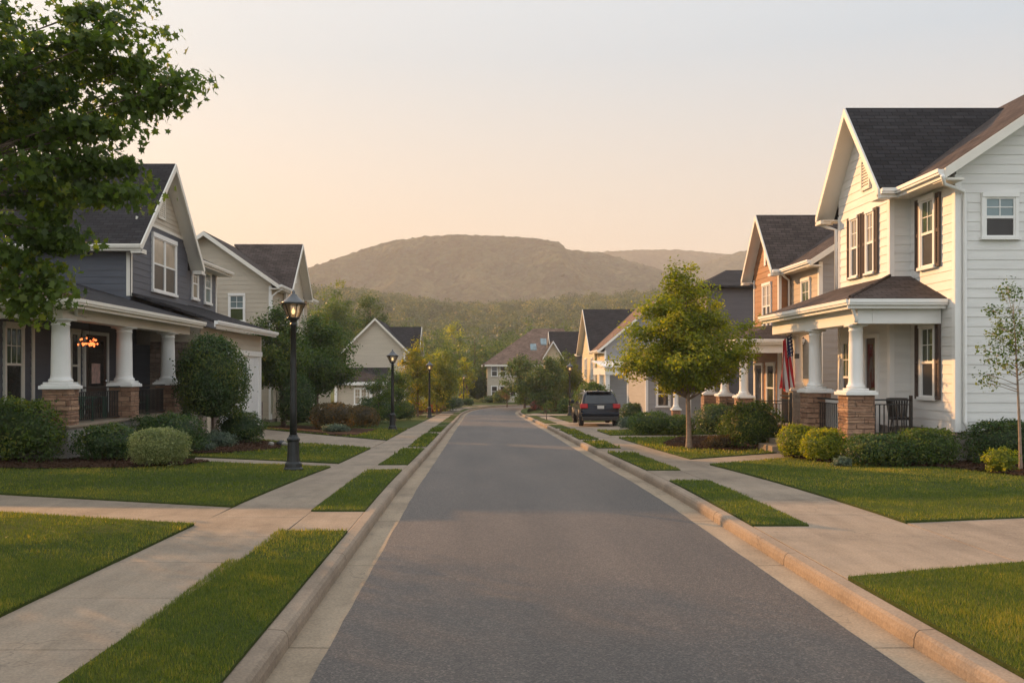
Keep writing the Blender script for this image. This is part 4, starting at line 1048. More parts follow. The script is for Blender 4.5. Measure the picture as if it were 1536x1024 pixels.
for i, s in enumerate((68, 78, 90, 97, 104)):
    mb = MB(); ribbon(mb, s, s+1.6, [(-14,.166),(-2.54,.166)], .8); struct(mb.build('path', 'concrete'))
mb = MB(); ribbon(mb, 66, 71, [(2.54,.166),(9.5,.166)], .8); struct(mb.build('driveway', 'concrete'))

# ---- mulch beds
BEDS = [[(-14,18.5),(-9,18.6),(-7,19.2),(-6.3,20.2),(-6.1,21.0),(-7,22.0),(-9.3,22.3),(-9.3,25),(-14,25)],
        [(-9.3,23.2),(-7.8,23.3),(-6.5,24.2),(-5.6,26.0),(-5.9,28.3),(-7,30.2),(-9.3,31.5)],
        [(7.9,24.2),(7.45,22.9),(7.7,21.1),(8.3,20.1),(9.45,19.25),(9.7,18.2),(9.85,17.2),(10.4,16.7),(13,16.6),(20,16.6),(20,20.65),(8.6,21.3),(8.6,24.7)],
        [(5.5,27.4),(6.4,26.0),(7.0,25.4),(8.0,26.3),(8.3,27.5),(9.9,29),(9.9,34),(7,33),(5.8,29.5)],
        [(-9.2,40.2),(-5.2,34.3),(-4.6,34.6),(-4.3,39.8),(-9.2,43.8)]]
def inpoly(x, y, P):
    c = False; n = len(P)
    for i in range(n):
        x0, y0 = P[i]; x1, y1 = P[i-1]
        if (y0 > y) != (y1 > y) and x < (x1-x0)*(y-y0)/(y1-y0)+x0: c = not c
    return c
for bi, B in enumerate(BEDS):
    x0, x1 = min(p[0] for p in B), max(p[0] for p in B); y0, y1 = min(p[1] for p in B), max(p[1] for p in B)
    x0 = max(x0, -14); x1 = min(x1, 15)
    st = .1 if bi < 4 else .2; nx = int((x1-x0)/st)+1; ny = int((y1-y0)/st)+1
    vid = {}; mb = MB(); vs = []; fs = []
    def vv(i, j):
        if (i, j) not in vid:
            x, y = x0+i*st, y0+j*st; vid[(i, j)] = len(vs)
            vs.append((x, y, G(x, y)+.055+.03*noise.noise(Vector((x*5, y*5, 0)))+.015*noise.noise(Vector((x*14, y*14, 5)))))
        return vid[(i, j)]
    for j in range(ny):
        for i in range(nx):
            if inpoly(x0+(i+.5)*st, y0+(j+.5)*st, B): fs.append((vv(i,j), vv(i+1,j), vv(i+1,j+1), vv(i,j+1)))
    mb.faces(vs, fs); o = mb.build('mulch_bed', 'mulch'); o['kind'] = 'structure'
    if bi < 4:
        cnt = 5200; pp = []
        while len(pp) < cnt:
            x, y = random.uniform(x0-.05, x1), random.uniform(y0-.1, y1)
            if (inpoly(x, y, B) or inpoly(x, y+.07, B)) and px_ok(x, y): pp.append((x, y, G(x, y)+.06+.03*noise.noise(Vector((x*5, y*5, 0)))))
        pp = np.array(pp); nr = RNG.normal(size=(cnt,3))*.5+np.array([0,0,1])
        me = scatter('mulch_chips', CHIP[0], CHIP[1], pp, rots(nr), .03+.04*RNG.random(cnt), RNG.random(cnt), 'mulch')
        o = bpy.data.objects.new('mulch_chips', me); COL.objects.link(o); tag(o, 'loose dark bark chips covering the planting bed', 'mulch', kind='stuff')

# ---- grass blades on every lawn the photo shows closely
def blades(name, ylo, yhi, dens, w, h, seed):
    rg = random.Random(seed); pos = []; 
    for pt, (xi, xo, a0, a1, b0, b1), hh in PATCH:
        xm = max(abs(xi(a0)), abs(xi(a1)))
        ya, yb = max(ylo, min(a0, b0)), min(yhi, max(a1, b1))
        if yb <= ya: continue
        X0 = min(xi(ya), xi(yb), xo(ya)); X1 = max(xi(ya), xi(yb), xo(ya))
        X0 = max(X0, -720*yb/1400-2.5); X1 = min(X1, 816*yb/1400+2.5)
        if X1 <= X0: continue
        n = int((X1-X0)*(yb-ya)*dens)
        xs_ = RNG.uniform(X0, X1, n); ys_ = RNG.uniform(ya, yb, n)
        p = 720+1400*xs_/ys_; k = (p > -260) & (p < 1800); xs_ = xs_[k]; ys_ = ys_[k]
        va = (0,)
        xi_v = np.interp(ys_, [a0, (a0+a1)/2, a1], [xi(a0), xi((a0+a1)/2), xi(a1)]); xov = xo((b0+b1)/2)
        s = (xs_-xi_v)/(xov-xi_v); lo = a0+(b0-a0)*s; hi = a1+(b1-a1)*s
        jj = RNG.uniform(-.012, .012, len(xs_))
        k = (s > -.012/abs(xov-xi_v)) & (s < 1) & (ys_ > lo+jj) & (ys_ < hi+jj); xs_ = xs_[k]; ys_ = ys_[k]
        for x, y in zip(xs_, ys_):
            if y > 16 and any(inpoly(x, y, B) for B in BEDS): continue
            pos.append((x, y, G(x, y)+hh-.004))
    pos = np.array(pos); N = len(pos)
    az = RNG.uniform(0, 2*PI, N); tilt = np.abs(RNG.normal(0, .38, N)); ta = RNG.uniform(0, 2*PI, N)
    n = np.stack([np.sin(tilt)*np.cos(ta), np.sin(tilt)*np.sin(ta), np.cos(tilt)], 1)
    u = np.stack([np.cos(az), np.sin(az), np.zeros(N)], 1); u -= n*(u*n).sum(1, keepdims=True); u /= np.linalg.norm(u, axis=1, keepdims=True)
    wv = np.cross(n, u); R = np.stack([u*w/h, wv, n], 2)
    nz = np.array([noise.noise(Vector((x*1.1, y*1.1, 0)))+.6*noise.noise(Vector((x*4, y*4, 9))) for x, y, _ in pos])
    big = np.array([noise.noise(Vector((x*.33, y*.33, 4))) for x, y, _ in pos])
    tint = .40+.24*nz+.38*big+.18*RNG.normal(size=N)
    me = scatter(name, BLADE[0], BLADE[1], pos, R, h*(.55+.8*RNG.random(N))*(1+.35*nz), tint, 'grass')
    o = bpy.data.objects.new(name, me); COL.objects.link(o); tag(o, 'short mown green grass growing on the lawns and verges', 'grass', kind='stuff')
blades('grass', 5.2, 9.5, 9500, .0055, .032, 1)
blades('grass', 9.5, 15, 3000, .008, .034, 2)
blades('grass', 15, 24, 1000, .016, .036, 3)
blades('grass', 24, 42, 200, .045, .06, 4)

# ================================================================== street lamps
def lamp(x, y, H, label, lit=1.0):
    T = Thing('street_lamp', label, 'street lamp', (x, y, G(x, y)+.03), 'black post lanterns along the sidewalks')
    zb = G(x, y)+.03
    mb = MB(); c = (x, y, zb)
    mb.lathe([(.20,0),(.20,.04),(.175,.07),(.17,.14),(.135,.18),(.125,.30),(.115,.58),(.135,.61),(.135,.64),(.10,.68),(.085,.72)], c, 12); T.part('base', mb, 'lamp_metal')
    k = H/3.6
    mb = MB(); mb.lathe([(.075,.7),(.07,1.2),(.063,2.2*k),(.055,2.92*k),(.07,2.93*k),(.07,2.96*k),(.05,2.98*k),(.05,3.0*k),(.10,3.05*k),(.13,3.07*k),(.13,3.09*k)], c, 14); T.part('pole', mb, 'lamp_metal', smooth=True)
    z0, z1 = 3.09*k, 3.36*k; r0, r1 = .115, .235
    gm = MB()
    for i in range(6):
        a, b = 2*PI*i/6, 2*PI*(i+1)/6
        P4 = [(x+r0*math.cos(a), y+r0*math.sin(a), zb+z0), (x+r0*math.cos(b), y+r0*math.sin(b), zb+z0), (x+r1*math.cos(b), y+r1*math.sin(b), zb+z1), (x+r1*math.cos(a), y+r1*math.sin(a), zb+z1)]
        gm.poly(P4)
    fm = MB()
    for i in range(6):
        a = 2*PI*i/6; fm.tube([(x+(r0+.003)*math.cos(a), y+(r0+.003)*math.sin(a), zb+z0), (x+(r1+.003)*math.cos(a), y+(r1+.003)*math.sin(a), zb+z1)], .009, 5)
    fm.lathe([(r1+.005,z1-.012),(r1+.03,z1-.004),(r1+.03,z1+.012)], c, 24)
    T.part('lantern_frame', fm, 'lamp_metal'); 
    T.part('lantern_glass', gm, 'lantern_glass')
    mb = MB(); mb.lathe([(r1+.028,z1+.013),(.21,z1+.05),(.12,z1+.13),(.075,z1+.18),(.07,z1+.2),(.05,z1+.205),(.03,z1+.22),(.042,z1+.24),(.03,z1+.26),(.008,z1+.29)], c, 24); T.part('lantern_cap', mb, 'lamp_cap', smooth=True)
    mb = MB(); mb.lathe([(.03,z0+.005),(.03,z0+.06),(.018,z0+.065)], c, 10); T.part('socket', mb, 'lamp_metal')
    mb = MB(); mb.lathe([(.012,z0+.067),(.034,z0+.10),(.036,z0+.125),(.02,z0+.165),(.004,z0+.2)], c, 12); T.part('bulb', mb, 'bulb', smooth=True)
    return T.o
def _lg():
    m, t, b = nt('lantern_glass')
    tr = t.nodes.new('ShaderNodeBsdfTransparent'); tr.inputs[0].default_value = (.97,.96,.93,1)
    gl = t.nodes.new('ShaderNodeBsdfGlossy'); gl.inputs['Roughness'].default_value = .08
    tl = t.nodes.new('ShaderNodeBsdfTranslucent'); tl.inputs[0].default_value = (.95,.92,.85,1)
    fr = t.nodes.new('ShaderNodeFresnel'); fr.inputs[0].default_value = 1.5
    m1 = t.nodes.new('ShaderNodeMixShader'); m1.inputs[0].default_value = .3; L(t, tr.outputs[0], m1.inputs[1]); L(t, tl.outputs[0], m1.inputs[2])
    m2 = t.nodes.new('ShaderNodeMixShader'); L(t, fr.outputs[0], m2.inputs[0]); L(t, m1.outputs[0], m2.inputs[1]); L(t, gl.outputs[0], m2.inputs[2])
    L(t, m2.outputs[0], t.nodes['Material Output'].inputs['Surface']); return m
M['lantern_glass'] = _lg()
lamp(-3.78, 18.9, 3.6, 'tall black lantern post on the front lawn, nearest lamp on the left')
lamp(-3.72, 39.7, 3.35, 'black lantern post on the left sidewalk edge, second from the viewer, before the yellow tree')
lamp(-3.25, 60, 3.6, 'small black lantern post third along the left sidewalk')
lamp(-1.95, 112, 3.5, 'distant lantern post beside the road bend, farthest on the left')
lamp(6.35, 66, 3.7, 'black lantern post rising behind the parked dark car')

# ================================================================== parked car
def car(x, y, z, label):
    T = Thing('parked_car', label, 'car', (x, y, z))
    def W(px, py, pz): return (x+px, y+py, z+pz)
    HP = [(0,.30),(.80,.30),(.90,.42),(.945,.66),(.945,.88),(.90,1.04),(.82,1.33),(.73,1.56),(.58,1.66),(0,1.70)]
    yo = [.0,.0,.0,.0,.05,.09,.30,.50,.62,.64]
    st = []
    st.append([(px*.95, yo[i]+.02*(px>.7), pz) for i, (px, pz) in enumerate(HP)])
    st.append([(px, yo[i]+.14, pz) for i, (px, pz) in enumerate(HP)])
    st.append([(px, max(.95, yo[i]+.4), pz) for i, (px, pz) in enumerate(HP)])
    st.append([(px, 1.9, pz+.0) for px, pz in HP]); st.append([(px, 2.7, pz) for px, pz in HP])
    st.append([(px, 3.3 if i < 6 else 2.95, pz if i < 6 else pz-.06) for i, (px, pz) in enumerate(HP)])
    st.append([(px*.98, 3.62, pz) if i < 6 else (min(px, .8), 3.66-.02*(i-6), 1.07+.012*(i-6)) for i, (px, pz) in enumerate(HP)])
    st.append([(px*.97, 4.3, min(pz, .9)) if i < 6 else (min(px, .75), 4.3, .95+.012*(i-6)) for i, (px, pz) in enumerate(HP)])
    st.append([(px*.9, 4.66, min(pz, .78)) if i < 6 else (min(px, .65), 4.68, .80+.004*(i-6)) for i, (px, pz) in enumerate(HP)])
    mb = MB(); n = len(HP); vs = []; fs = []
    for r in st:
        for px, py, pz in r: vs.append(W(-px, py, pz))
        for px, py, pz in r: vs.append(W(px, py, pz))
    R = 2*n
    for k in range(len(st)-1):
        for i in range(n-1):
            a = k*R+i; fs.append((a, a+1, a+R+1, a+R)[::-1]); b = k*R+n+i; fs.append((b, b+1, b+R+1, b+R))
    for k, rev in ((0, 0), (len(st)-1, 1)):
        for i in range(n-1):
            q = (k*R+i, k*R+i+1, k*R+n+i+1, k*R+n+i); fs.append(q[::-1] if rev else q)
    mb.faces(vs, fs)
    body = T.part('body', mb, 'car_paint', smooth=True)
    import bmesh as _bm
    bm = _bm.new(); bm.from_mesh(body.data); _bm.ops.remove_doubles(bm, verts=bm.verts, dist=.001); _bm.ops.recalc_face_normals(bm, faces=bm.faces); bm.to_mesh(body.data); bm.free()
    m = body.modifiers.new('subsurf', 'SUBSURF'); m.levels = m.render_levels = 2
    def panel(name, pts, mat, off, par=body, thick=.012):
        P3 = [Vector(W(*p)) for p in pts]; nn = (P3[1]-P3[0]).cross(P3[2]-P3[0]).normalized()
        P3 = [p+nn*off for p in P3]; q = MB(); k = len(P3)
        q.faces([tuple(p) for p in P3]+[tuple(p-nn*thick) for p in P3], [tuple(range(k)), tuple(range(2*k-1, k-1, -1))]+[(i, k+i, k+(i+1)%k, (i+1)%k) for i in range(k)])
        return T.part(name, q, mat, par, bevel=.006)
    panel('rear_window', [(-.74,.17,1.10),(.74,.17,1.10),(.70,.31,1.33),(.63,.475,1.52),(-.63,.475,1.52),(-.70,.31,1.33)], 'car_glass', .012, thick=.03)
    for sx in (-1, 1):
        def sw(y0, y1, y2, y3):
            p = [(sx*.885,y0,1.08),(sx*.885,y1,1.08),(sx*.735,y2,1.53),(sx*.735,y3,1.53)]
            return p if sx > 0 else p[::-1]
        panel('side_window', sw(.55,1.05,1.15,.80), 'car_glass', .012); panel('side_window', sw(1.12,2.05,2.05,1.22), 'car_glass', .012); panel('side_window', sw(2.13,3.15,2.80,2.13), 'car_glass', .012)
        q = MB(); a, b = sorted((sx*.60, sx*.955))
        q.hexa([W(a,.02 if sx < 0 else -.015,.88),W(b,-.015 if sx < 0 else .02,.88),W(b,.22,.88),W(a,.22,.88)], [W(a,.10 if sx<0 else .05,1.10),W(b,.05 if sx<0 else .10,1.10),W(b,.30,1.08),W(a,.30,1.08)])
        T.part('tail_light', q, 'tail_red', bevel=.03)
        q = MB(); q.box(*sorted((x+sx*.93, x+sx*1.12)), y+3.05, y+3.17, z+1.03, z+1.2); T.part('side_mirror', q, 'car_paint', bevel=.035)
        q = MB(); q.tube([W(sx*.66,.8,1.64),W(sx*.67,.95,1.715),W(sx*.67,2.5,1.715),W(sx*.66,2.7,1.65)], .018, 6); T.part('roof_rail', q, 'chrome')
        for wy in (.93, 3.72):
            q = MB()
            for r0, x0, x1 in ((.355, .72, .935),):
                prof = [(.24,x0),(.33,x0),(.355,x0+.03),(.355,x1-.03),(.33,x1),(.25,x1-.005),(.24,x1-.03)]
                N = 28
                for a in range(len(prof)):
                    for j in range(N):
                        t0, t1 = 2*PI*j/N, 2*PI*(j+1)/N; (ra, xa), (rb, xb) = prof[a], prof[(a+1) % len(prof)]
                        q.poly([W(sx*xa, wy+ra*math.cos(t0), .355+ra*math.sin(t0)), W(sx*xa, wy+ra*math.cos(t1), .355+ra*math.sin(t1)), W(sx*xb, wy+rb*math.cos(t1), .355+rb*math.sin(t1)), W(sx*xb, wy+rb*math.cos(t0), .355+rb*math.sin(t0))])
            wh = T.part('wheel', q, 'rubber')
            q = MB(); q.tube([W(sx*.80,wy,.355),W(sx*.875,wy,.355)], .245, 24)
            for j in range(5):
                a = 2*PI*j/5; q.tube([W(sx*.885,wy,.355),W(sx*.90,wy+.22*math.cos(a),.355+.22*math.sin(a))], [.035,.028], 6)
            T.part('rim', q, 'rim', wh)
            q = MB(); pts = [W(sx*.935, wy+.42*math.cos(a), .355+.42*math.sin(a)) for a in [PI*k/12 for k in range(-1, 14)]]; q.tube(pts, .045, 6); T.part('wheel_arch', q, 'black_plastic')
    q = MB(); q.box(x-.86,x+.86,y-.035,y+.3,z+.28,z+.50); T.part('bumper', q, 'black_plastic', bevel=.05)
    q = MB(); q.box(x-.9,x+.9,y-.045,y+.15,z+.50,z+.70); T.part('bumper', q, 'car_paint', bevel=.06)
    q = MB(); q.box(x-.60,x+.60,y+.40,y+.66,z+1.63,z+1.67); T.part('spoiler', q, 'car_paint', bevel=.012)
    q = MB(); q.box(x-.15,x+.17,y-.012,y+.03,z+.86,z+1.01); T.part('licence_plate', q, 'plate', bevel=.004)
    q = MB(); q.box(x-.28,x+.28,y-.008,y+.04,z+1.025,z+1.05); T.part('trim_strip', q, 'chrome')
    q = MB(); q.tube([W(.05,.23,1.13),W(-.35,.265,1.20)], .010, 5); T.part('wiper', q, 'black_plastic')
    q = MB(); q.box(x-.05,x+.05,y+.95,y+1.15,z+1.69,z+1.75); T.part('antenna', q, 'car_paint', bevel=.015)
    for k, s_ in ((-.5, 1), (.5, 1)):
        q = MB(); q.tube([W(k,-.03,.33),W(k,.2,.33)], .035, 10); T.part('exhaust', q, 'chrome')
    return T.o
car(5.72, 44.3, G(5.7, 45)+.0, 'dark blue sport utility car parked facing away on the right-hand driveway')

# ================================================================== flag
def _flag():
    m, t, b = nt('flag_cloth')
    tc = t.nodes.new('ShaderNodeTexCoord'); sp = t.nodes.new('ShaderNodeSeparateXYZ'); L(t, tc.outputs['UV'], sp.inputs[0])
    def mt(op, a, bb=None):
        n = t.nodes.new('ShaderNodeMath'); n.operation = op
        for i, s in enumerate((a, bb)):
            if s is None: continue
            if isinstance(s, (int, float)): n.inputs[i].default_value = s
            else: L(t, s, n.inputs[i])
        return n.outputs[0]
    U, V = sp.outputs[0], sp.outputs[1]       # U across the hoist (13 stripes), V along the fly
    stripe = mt('LESS_THAN', mt('FRACT', mt('MULTIPLY', U, 6.5)), .5)
    c1 = mixrgb(t, stripe, (.80,.76,.72), (.55,.02,.03))
    canton = mt('MULTIPLY', mt('LESS_THAN', U, 7/13), mt('LESS_THAN', V, .4))
    fu = mt('SUBTRACT', mt('FRACT', mt('MULTIPLY', U, 5*13/7)), .5)
    fv = mt('SUBTRACT', mt('FRACT', mt('MULTIPLY', V, 6/.4)), .5)
    star = mt('LESS_THAN', mt('ADD', mt('MULTIPLY', fu, fu), mt('MULTIPLY', mt('MULTIPLY', fv, fv), 1.3)), .07)
    c2 = mixrgb(t, star, (.02,.03,.12), (.75,.72,.68))
    L(t, mixrgb(t, canton, c1, c2), b.inputs['Base Color']); b.inputs['Roughness'].default_value = .8
    return m
M['flag_cloth'] = _flag()
T = Thing('flag', 'small stars-and-stripes flag hanging from an angled pole at the end of the white porch', 'flag', (8.75, 26.8, 1.5))
mb = MB(); nu, nv = 30, 34
hx, hy, hz = 8.88, 26.75, 3.22
for j in range(nv+1):
    for i in range(nu+1):
        s = i/nu; v = j/nv
        wd = .15+.20*v**.6
        # the hoist edge slopes along the pole; the cloth gathers in folds below it
        px = hx-.44*(s-.5)*(.6+.4*v)-.07; py = hy+.07*math.sin(s*17+v*2.2)*(.35+v)
        pz = hz-.02-1.62*v-.22*(s)*(1-v)+.07*math.sin(s*9)*v
        px += .02*math.sin(s*31+v*4)
        mb.v.append((px, py, pz))
for j in range(nv):
    for i in range(nu):
        a = j*(nu+1)+i; mb.f.append((a, a+1, a+nu+2, a+nu+1)); mb.m.append(0)
fo = T.part('cloth', mb, 'flag_cloth', smooth=True)
uvl = fo.data.uv_layers[0].data
for p in fo.data.polygons:
    for li in p.loop_indices:
        vi = fo.data.loops[li].vertex_index; i, j = vi % (nu+1), vi//(nu+1); s, v = i/nu, j/nv
        uvl[li].uv = (max(.001, min(.999, (s*.9+v*.25)-.02)), v)
mb = MB(); mb.tube([(9.15,27.0,2.55),(8.62,26.7,3.42)], .013, 8); mb.lathe([(.004,0),(.03,.02),(.03,.04),(.004,.06)], (8.61,26.69,3.41), 10); T.part('pole', mb, 'chrome')
mb = MB(); mb.box(9.08,9.2,26.9,27.05,2.48,2.62); T.part('bracket', mb, 'lamp_cap')

# ================================================================== porch furniture
T = Thing('pendant_lamp', 'glowing orange wire chandelier hanging in the left porch', 'pendant lamp', (-10.3, 24.6, 2.85))
mb = MB(); cx, cy, cz = -10.3, 24.6, 2.88
mb.tube([(cx,cy,cz),(cx,cy,3.6)], .008, 6)
for k in range(9):
    a = 2*PI*k/9; mb.tube([(cx,cy,cz+.12),(cx+.15*math.cos(a),cy+.15*math.sin(a),cz+.14),(cx+.26*math.cos(a),cy+.26*math.sin(a),cz+.0)], .006, 5)
mb.tube([(cx+.26*math.cos(2*PI*k/24),cy+.26*math.sin(2*PI*k/24),cz) for k in range(25)], .008, 5); T.part('frame', mb, 'black_metal')
rg = random.Random(4)
for k in range(26):
    a = rg.uniform(0, 2*PI); r = rg.uniform(.05,.29); q = MB(); zz = cz+rg.uniform(-.12,.12)*(1.2-r*2)-.01
    q.lathe([(.004,-.028),(.022,-.012),(.026,.005),(.016,.024),(.004,.03)], (cx+r*math.cos(a), cy+r*math.sin(a), zz), 8); T.part('bulb', q, 'chandelier_bulb', smooth=True)
def adirondack(x, y, z, rot, label):
    T = Thing('garden_chair', label, 'chair', (0,0,0), 'green garden chairs on the left porch')
    q = MB()
    for k in range(5): q.hexa([(-.25,-.28+.11*k,.36-.03*k),(.25,-.28+.11*k,.36-.03*k),(.25,-.18+.11*k,.335-.03*k),(-.25,-.18+.11*k,.335-.03*k)], [(-.25,-.28+.11*k,.38-.03*k),(.25,-.28+.11*k,.38-.03*k),(.25,-.18+.11*k,.355-.03*k),(-.25,-.18+.11*k,.355-.03*k)])
    T.part('seat', q, 'green_plastic')
    q = MB()
    for k in range(5):
        a = -.24+.1*k; h = .95-.06*abs(k-2)
        q.hexa([(a,.24,.22),(a+.085,.24,.22),(a+.085,.26,.22),(a,.26,.22)], [(a-.0+.1*(a+.04),.50,h),(a+.085+.1*(a+.04),.50,h),(a+.085+.1*(a+.04),.52,h),(a+.1*(a+.04),.52,h)])
    T.part('backrest', q, 'green_plastic', bevel=.01)
    for s in (-1, 1):
        q = MB(); q.box(*sorted((s*.26,s*.38)), -.34,.36,.55,.575); T.part('armrest', q, 'green_plastic', bevel=.008)
        q = MB(); q.box(*sorted((s*.27,s*.30)), -.32,-.24,0,.55); T.part('leg', q, 'green_plastic')
        q = MB(); q.hexa([(s*.285-.015,.28,0),(s*.285+.015,.28,0),(s*.285+.015,.36,0),(s*.285-.015,.36,0)], [(s*.285-.015,.24,.55),(s*.285+.015,.24,.55),(s*.285+.015,.32,.55),(s*.285-.015,.32,.55)]); T.part('leg', q, 'green_plastic')
    T.o.location = (x, y, z); T.o.rotation_euler = (0, 0, rot); return T.o
adirondack(-10.15, 23.4, .862, 1.2, 'dark green slatted garden chair behind the first porch railing')
adirondack(-10.3, 24.9, .862, 1.9, 'dark green slatted garden chair close to the middle porch column')
adirondack(-10.1, 27.2, .862, 1.4, 'dark green slatted garden chair behind the second porch railing')
T = Thing('patio_chair', 'black barrel-backed metal chair behind the right porch railing', 'chair', (10.0, 22.15, .58))
q = MB(); cx, cy, z = 9.98, 22.15, .58
for k in range(15):
    a = PI*(.05+.9*k/14)+PI*.15; q.tube([(cx+.24*math.cos(a),cy+.24*math.sin(a),z+.42),(cx+.30*math.cos(a),cy+.30*math.sin(a),z+.86)], .024, 5)
T.part('backrest', q, 'black_metal')
q = MB(); q.tube([(cx+.30*math.cos(PI*(.2+.9*k/14)),cy+.30*math.sin(PI*(.2+.9*k/14)),z+.87) for k in range(15)], .02, 6); T.part('top_rail', q, 'black_metal')
q = MB(); q.lathe([(.02,.38),(.26,.38),(.28,.41),(.26,.44),(.02,.45)], (cx,cy,z), 20); T.part('seat', q, 'black_metal')
for k in range(4):
    a = PI/4+k*PI/2; q = MB(); q.tube([(cx+.2*math.cos(a),cy+.2*math.sin(a),z+.40),(cx+.25*math.cos(a),cy+.25*math.sin(a),z)], .014, 6); T.part('leg', q, 'black_metal')

# ================================================================== shrubs and planting
def at(px, py, d): return ((px-720)*d/1400, d, CAMH-(py-560)*d/1400)
shrub('hedge_shrub', 'large boxy dark green hedge at the left picture edge in front of the porch', 'shrub', -10.25, 20.5, 1.95, 1.3, 1.34, 'mid_green', 6500, .075, 3.6, .07, tb=-.08)
shrub('shrub', 'dark clipped shrub between the boxy hedge and the pale round bush', 'shrub', -8.45, 21.2, 1.45, 1.2, .82, 'dark_green', 4200, .06, 2.8, .08, tb=.1)
shrub('round_shrub', 'pale yellow-green ball shrub at the lawn edge below the left porch', 'shrub', -6.78, 19.75, 1.24, 1.1, .84, 'pale_green', 7500, .045, 2.2, .05)
shrub('shrub', 'dark rounded shrub right behind the pale ball shrub', 'shrub', -7.75, 23.6, 1.55, 1.4, 1.02, 'dark_green', 4500, .06, 2.5, .08)
shrub('shrub', 'low dark shrub against the middle porch pedestal', 'shrub', -8.75, 25.0, 1.3, 1.3, .95, 'dark_green', 3000, .06, 2.4, .1, tb=.1)
shrub('topiary_ball', 'big round clipped ball shrub on a short stem in front of the garage', 'topiary', -8.08, 28.2, 2.12, 2.0, 2.72, 'dark_green', 14000, .075, 2.15, .035, stem=.55, tb=.1)
shrub('shrub', 'dense dark shrub in front of the white garage door', 'shrub', -7.45, 29.0, 1.45, 1.3, 1.0, 'dark_green', 4500, .06, 2.5, .08)
shrub('shrub', 'low grey-green plant in the mulch between two dark shrubs', 'shrub', -7.5, 26.8, 1.0, .8, .48, 'grey_green', 1800, .06, 2.0, .12)
shrub('shrub', 'tiny silvery mound beside the pale ball shrub', 'shrub', -7.35, 24.9, .6, .5, .32, 'grey_green', 700, .05, 2.0, .1)
shrub('cone_shrub', 'dark cone-shaped evergreen behind the nearest lamp post', 'shrub', -8.0, 40.8, 1.7, 1.7, 2.3, 'dark_green', 6000, .085, 2.0, .05)
shrub('hedge_shrub', 'rust-topped clipped hedge right of the cone-shaped evergreen', 'hedge', -6.2, 39.4, 1.8, 2.2, 1.15, 'rust_green', 4500, .08, 2.8, .05)
shrub('hedge_shrub', 'smaller rust-topped hedge just beyond the first one', 'hedge', -5.5, 43.2, 1.6, 2.2, .95, 'rust_green', 3200, .08, 2.8, .05)
shrub('shrub', 'low grey plants at the front of the rust-topped hedges', 'shrub', -5.75, 37.1, 1.1, .6, .35, 'grey_green', 900, .07, 2.0, .14)
shrub('shrub', 'low wide clipped shrub beside the near stone pedestal of the right porch', 'shrub', 8.55, 19.9, 1.35, 1.1, .70, 'dark_green', 5200, .055, 2.8, .07, tb=.14)
shrub('shrub', 'rounded green shrub under the right porch railing', 'shrub', 9.52, 19.9, 1.25, 1.1, .80, 'mid_green', 5200, .055, 2.6, .07, tb=-.08)
shrub('hedge_shrub', 'tall dark hedge against the white side wall', 'hedge', 11.3, 20.0, 1.7, .9, .92, 'dark_green', 5200, .06, 4, .05)
shrub('shrub', 'small yellow-green bush beside the thin sapling trunk', 'shrub', 9.98, 17.9, .58, .5, .5, 'yellow_green', 1300, .055, 1.9, .16, tb=-.12)
shrub('shrub', 'yellow-green shrub at the right porch steps', 'shrub', 7.65, 22.4, .95, .9, .82, 'yellow_green', 3200, .055, 2.5, .07, tb=-.12)
shrub('shrub', 'yellow-green shrub between the steps shrub and the near stone pedestal', 'shrub', 7.85, 21.3, .95, .9, .78, 'yellow_green', 3600, .055, 2.4, .07, tb=-.15)
shrub('shrub', 'tiny grey-blue plant at the foot of the near right pedestal', 'shrub', 7.68, 19.75, .4, .35, .24, 'grey_green', 450, .05, 2, .12)
shrub('shrub', 'large leafy shrub left of the right porch steps', 'shrub', 7.75, 26.6, 1.7, 1.5, 1.34, 'mid_green', 6500, .065, 2.2, .09)
shrub('shrub', 'dark clipped shrub between the street tree trunk and the brown house porch', 'shrub', 8.6, 34, 1.5, 1.4, 1.15, 'dark_green', 3500, .07, 2.8, .06, tb=.1)
shrub('shrub', 'low clipped shrub left of the street tree trunk', 'shrub', 6.5, 35.5, 1.7, 1.4, .85, 'mid_green', 3500, .07, 2.8, .06, tb=-.1)
shrub('shrub', 'small clipped shrub right behind the street tree trunk', 'shrub', 7.5, 35.0, 1.1, 1.1, .75, 'mid_green', 2200, .07, 2.6, .06, tb=-.05)
shrub('shrub', 'low purple-tinged plants at the foot of the large leafy shrub', 'shrub', 6.95, 26.6, 1.1, .8, .42, 'rust_green', 1500, .06, 2, .14, tb=-.2)
shrub('shrub', 'dark shrub beyond the parked car by the pale porch', 'shrub', 8.6, 52, 1.8, 1.4, 1.0, 'dark_green', 2000, .09, 2.5, .08)
shrub('round_shrub', 'broad leafy bush behind the parked car', 'shrub', 7.0, 58, 2.4, 2.2, 2.25, 'mid_green', 4500, .11, 2.1, .09)
shrub('shrub', 'low rounded boulder-like grey shrub right of the parked car', 'shrub', 6.55, 40.5, 1.1, .9, .55, 'grey_green', 1400, .07, 2.2, .1, tb=-.15)
def at_sh(px, pyt, pyb, w, d, mat, label, name='shrub', n=1500, boxy=2.3):
    x, y, z = at(px, pyb, d); h = (pyb-pyt)*d/1400
    shrub(name, label, 'shrub', x, d, w*d/1400, w*d/1400*.9, h, mat, n, .0016*d+.02, boxy, .08, z0=G(x, d)-.02)
at_sh(565, 600, 640, 60, 49, 'dark_green', 'dark shrub under the sapling beyond the rust-topped hedges', n=2500)
at_sh(600, 603, 632, 46, 54, 'dark_green', 'dark low shrub beside the second lamp post', n=2000)
at_sh(618, 600, 622, 40, 66, 'red_flowers', 'red-flowering shrub on the left beyond the second lamp post')
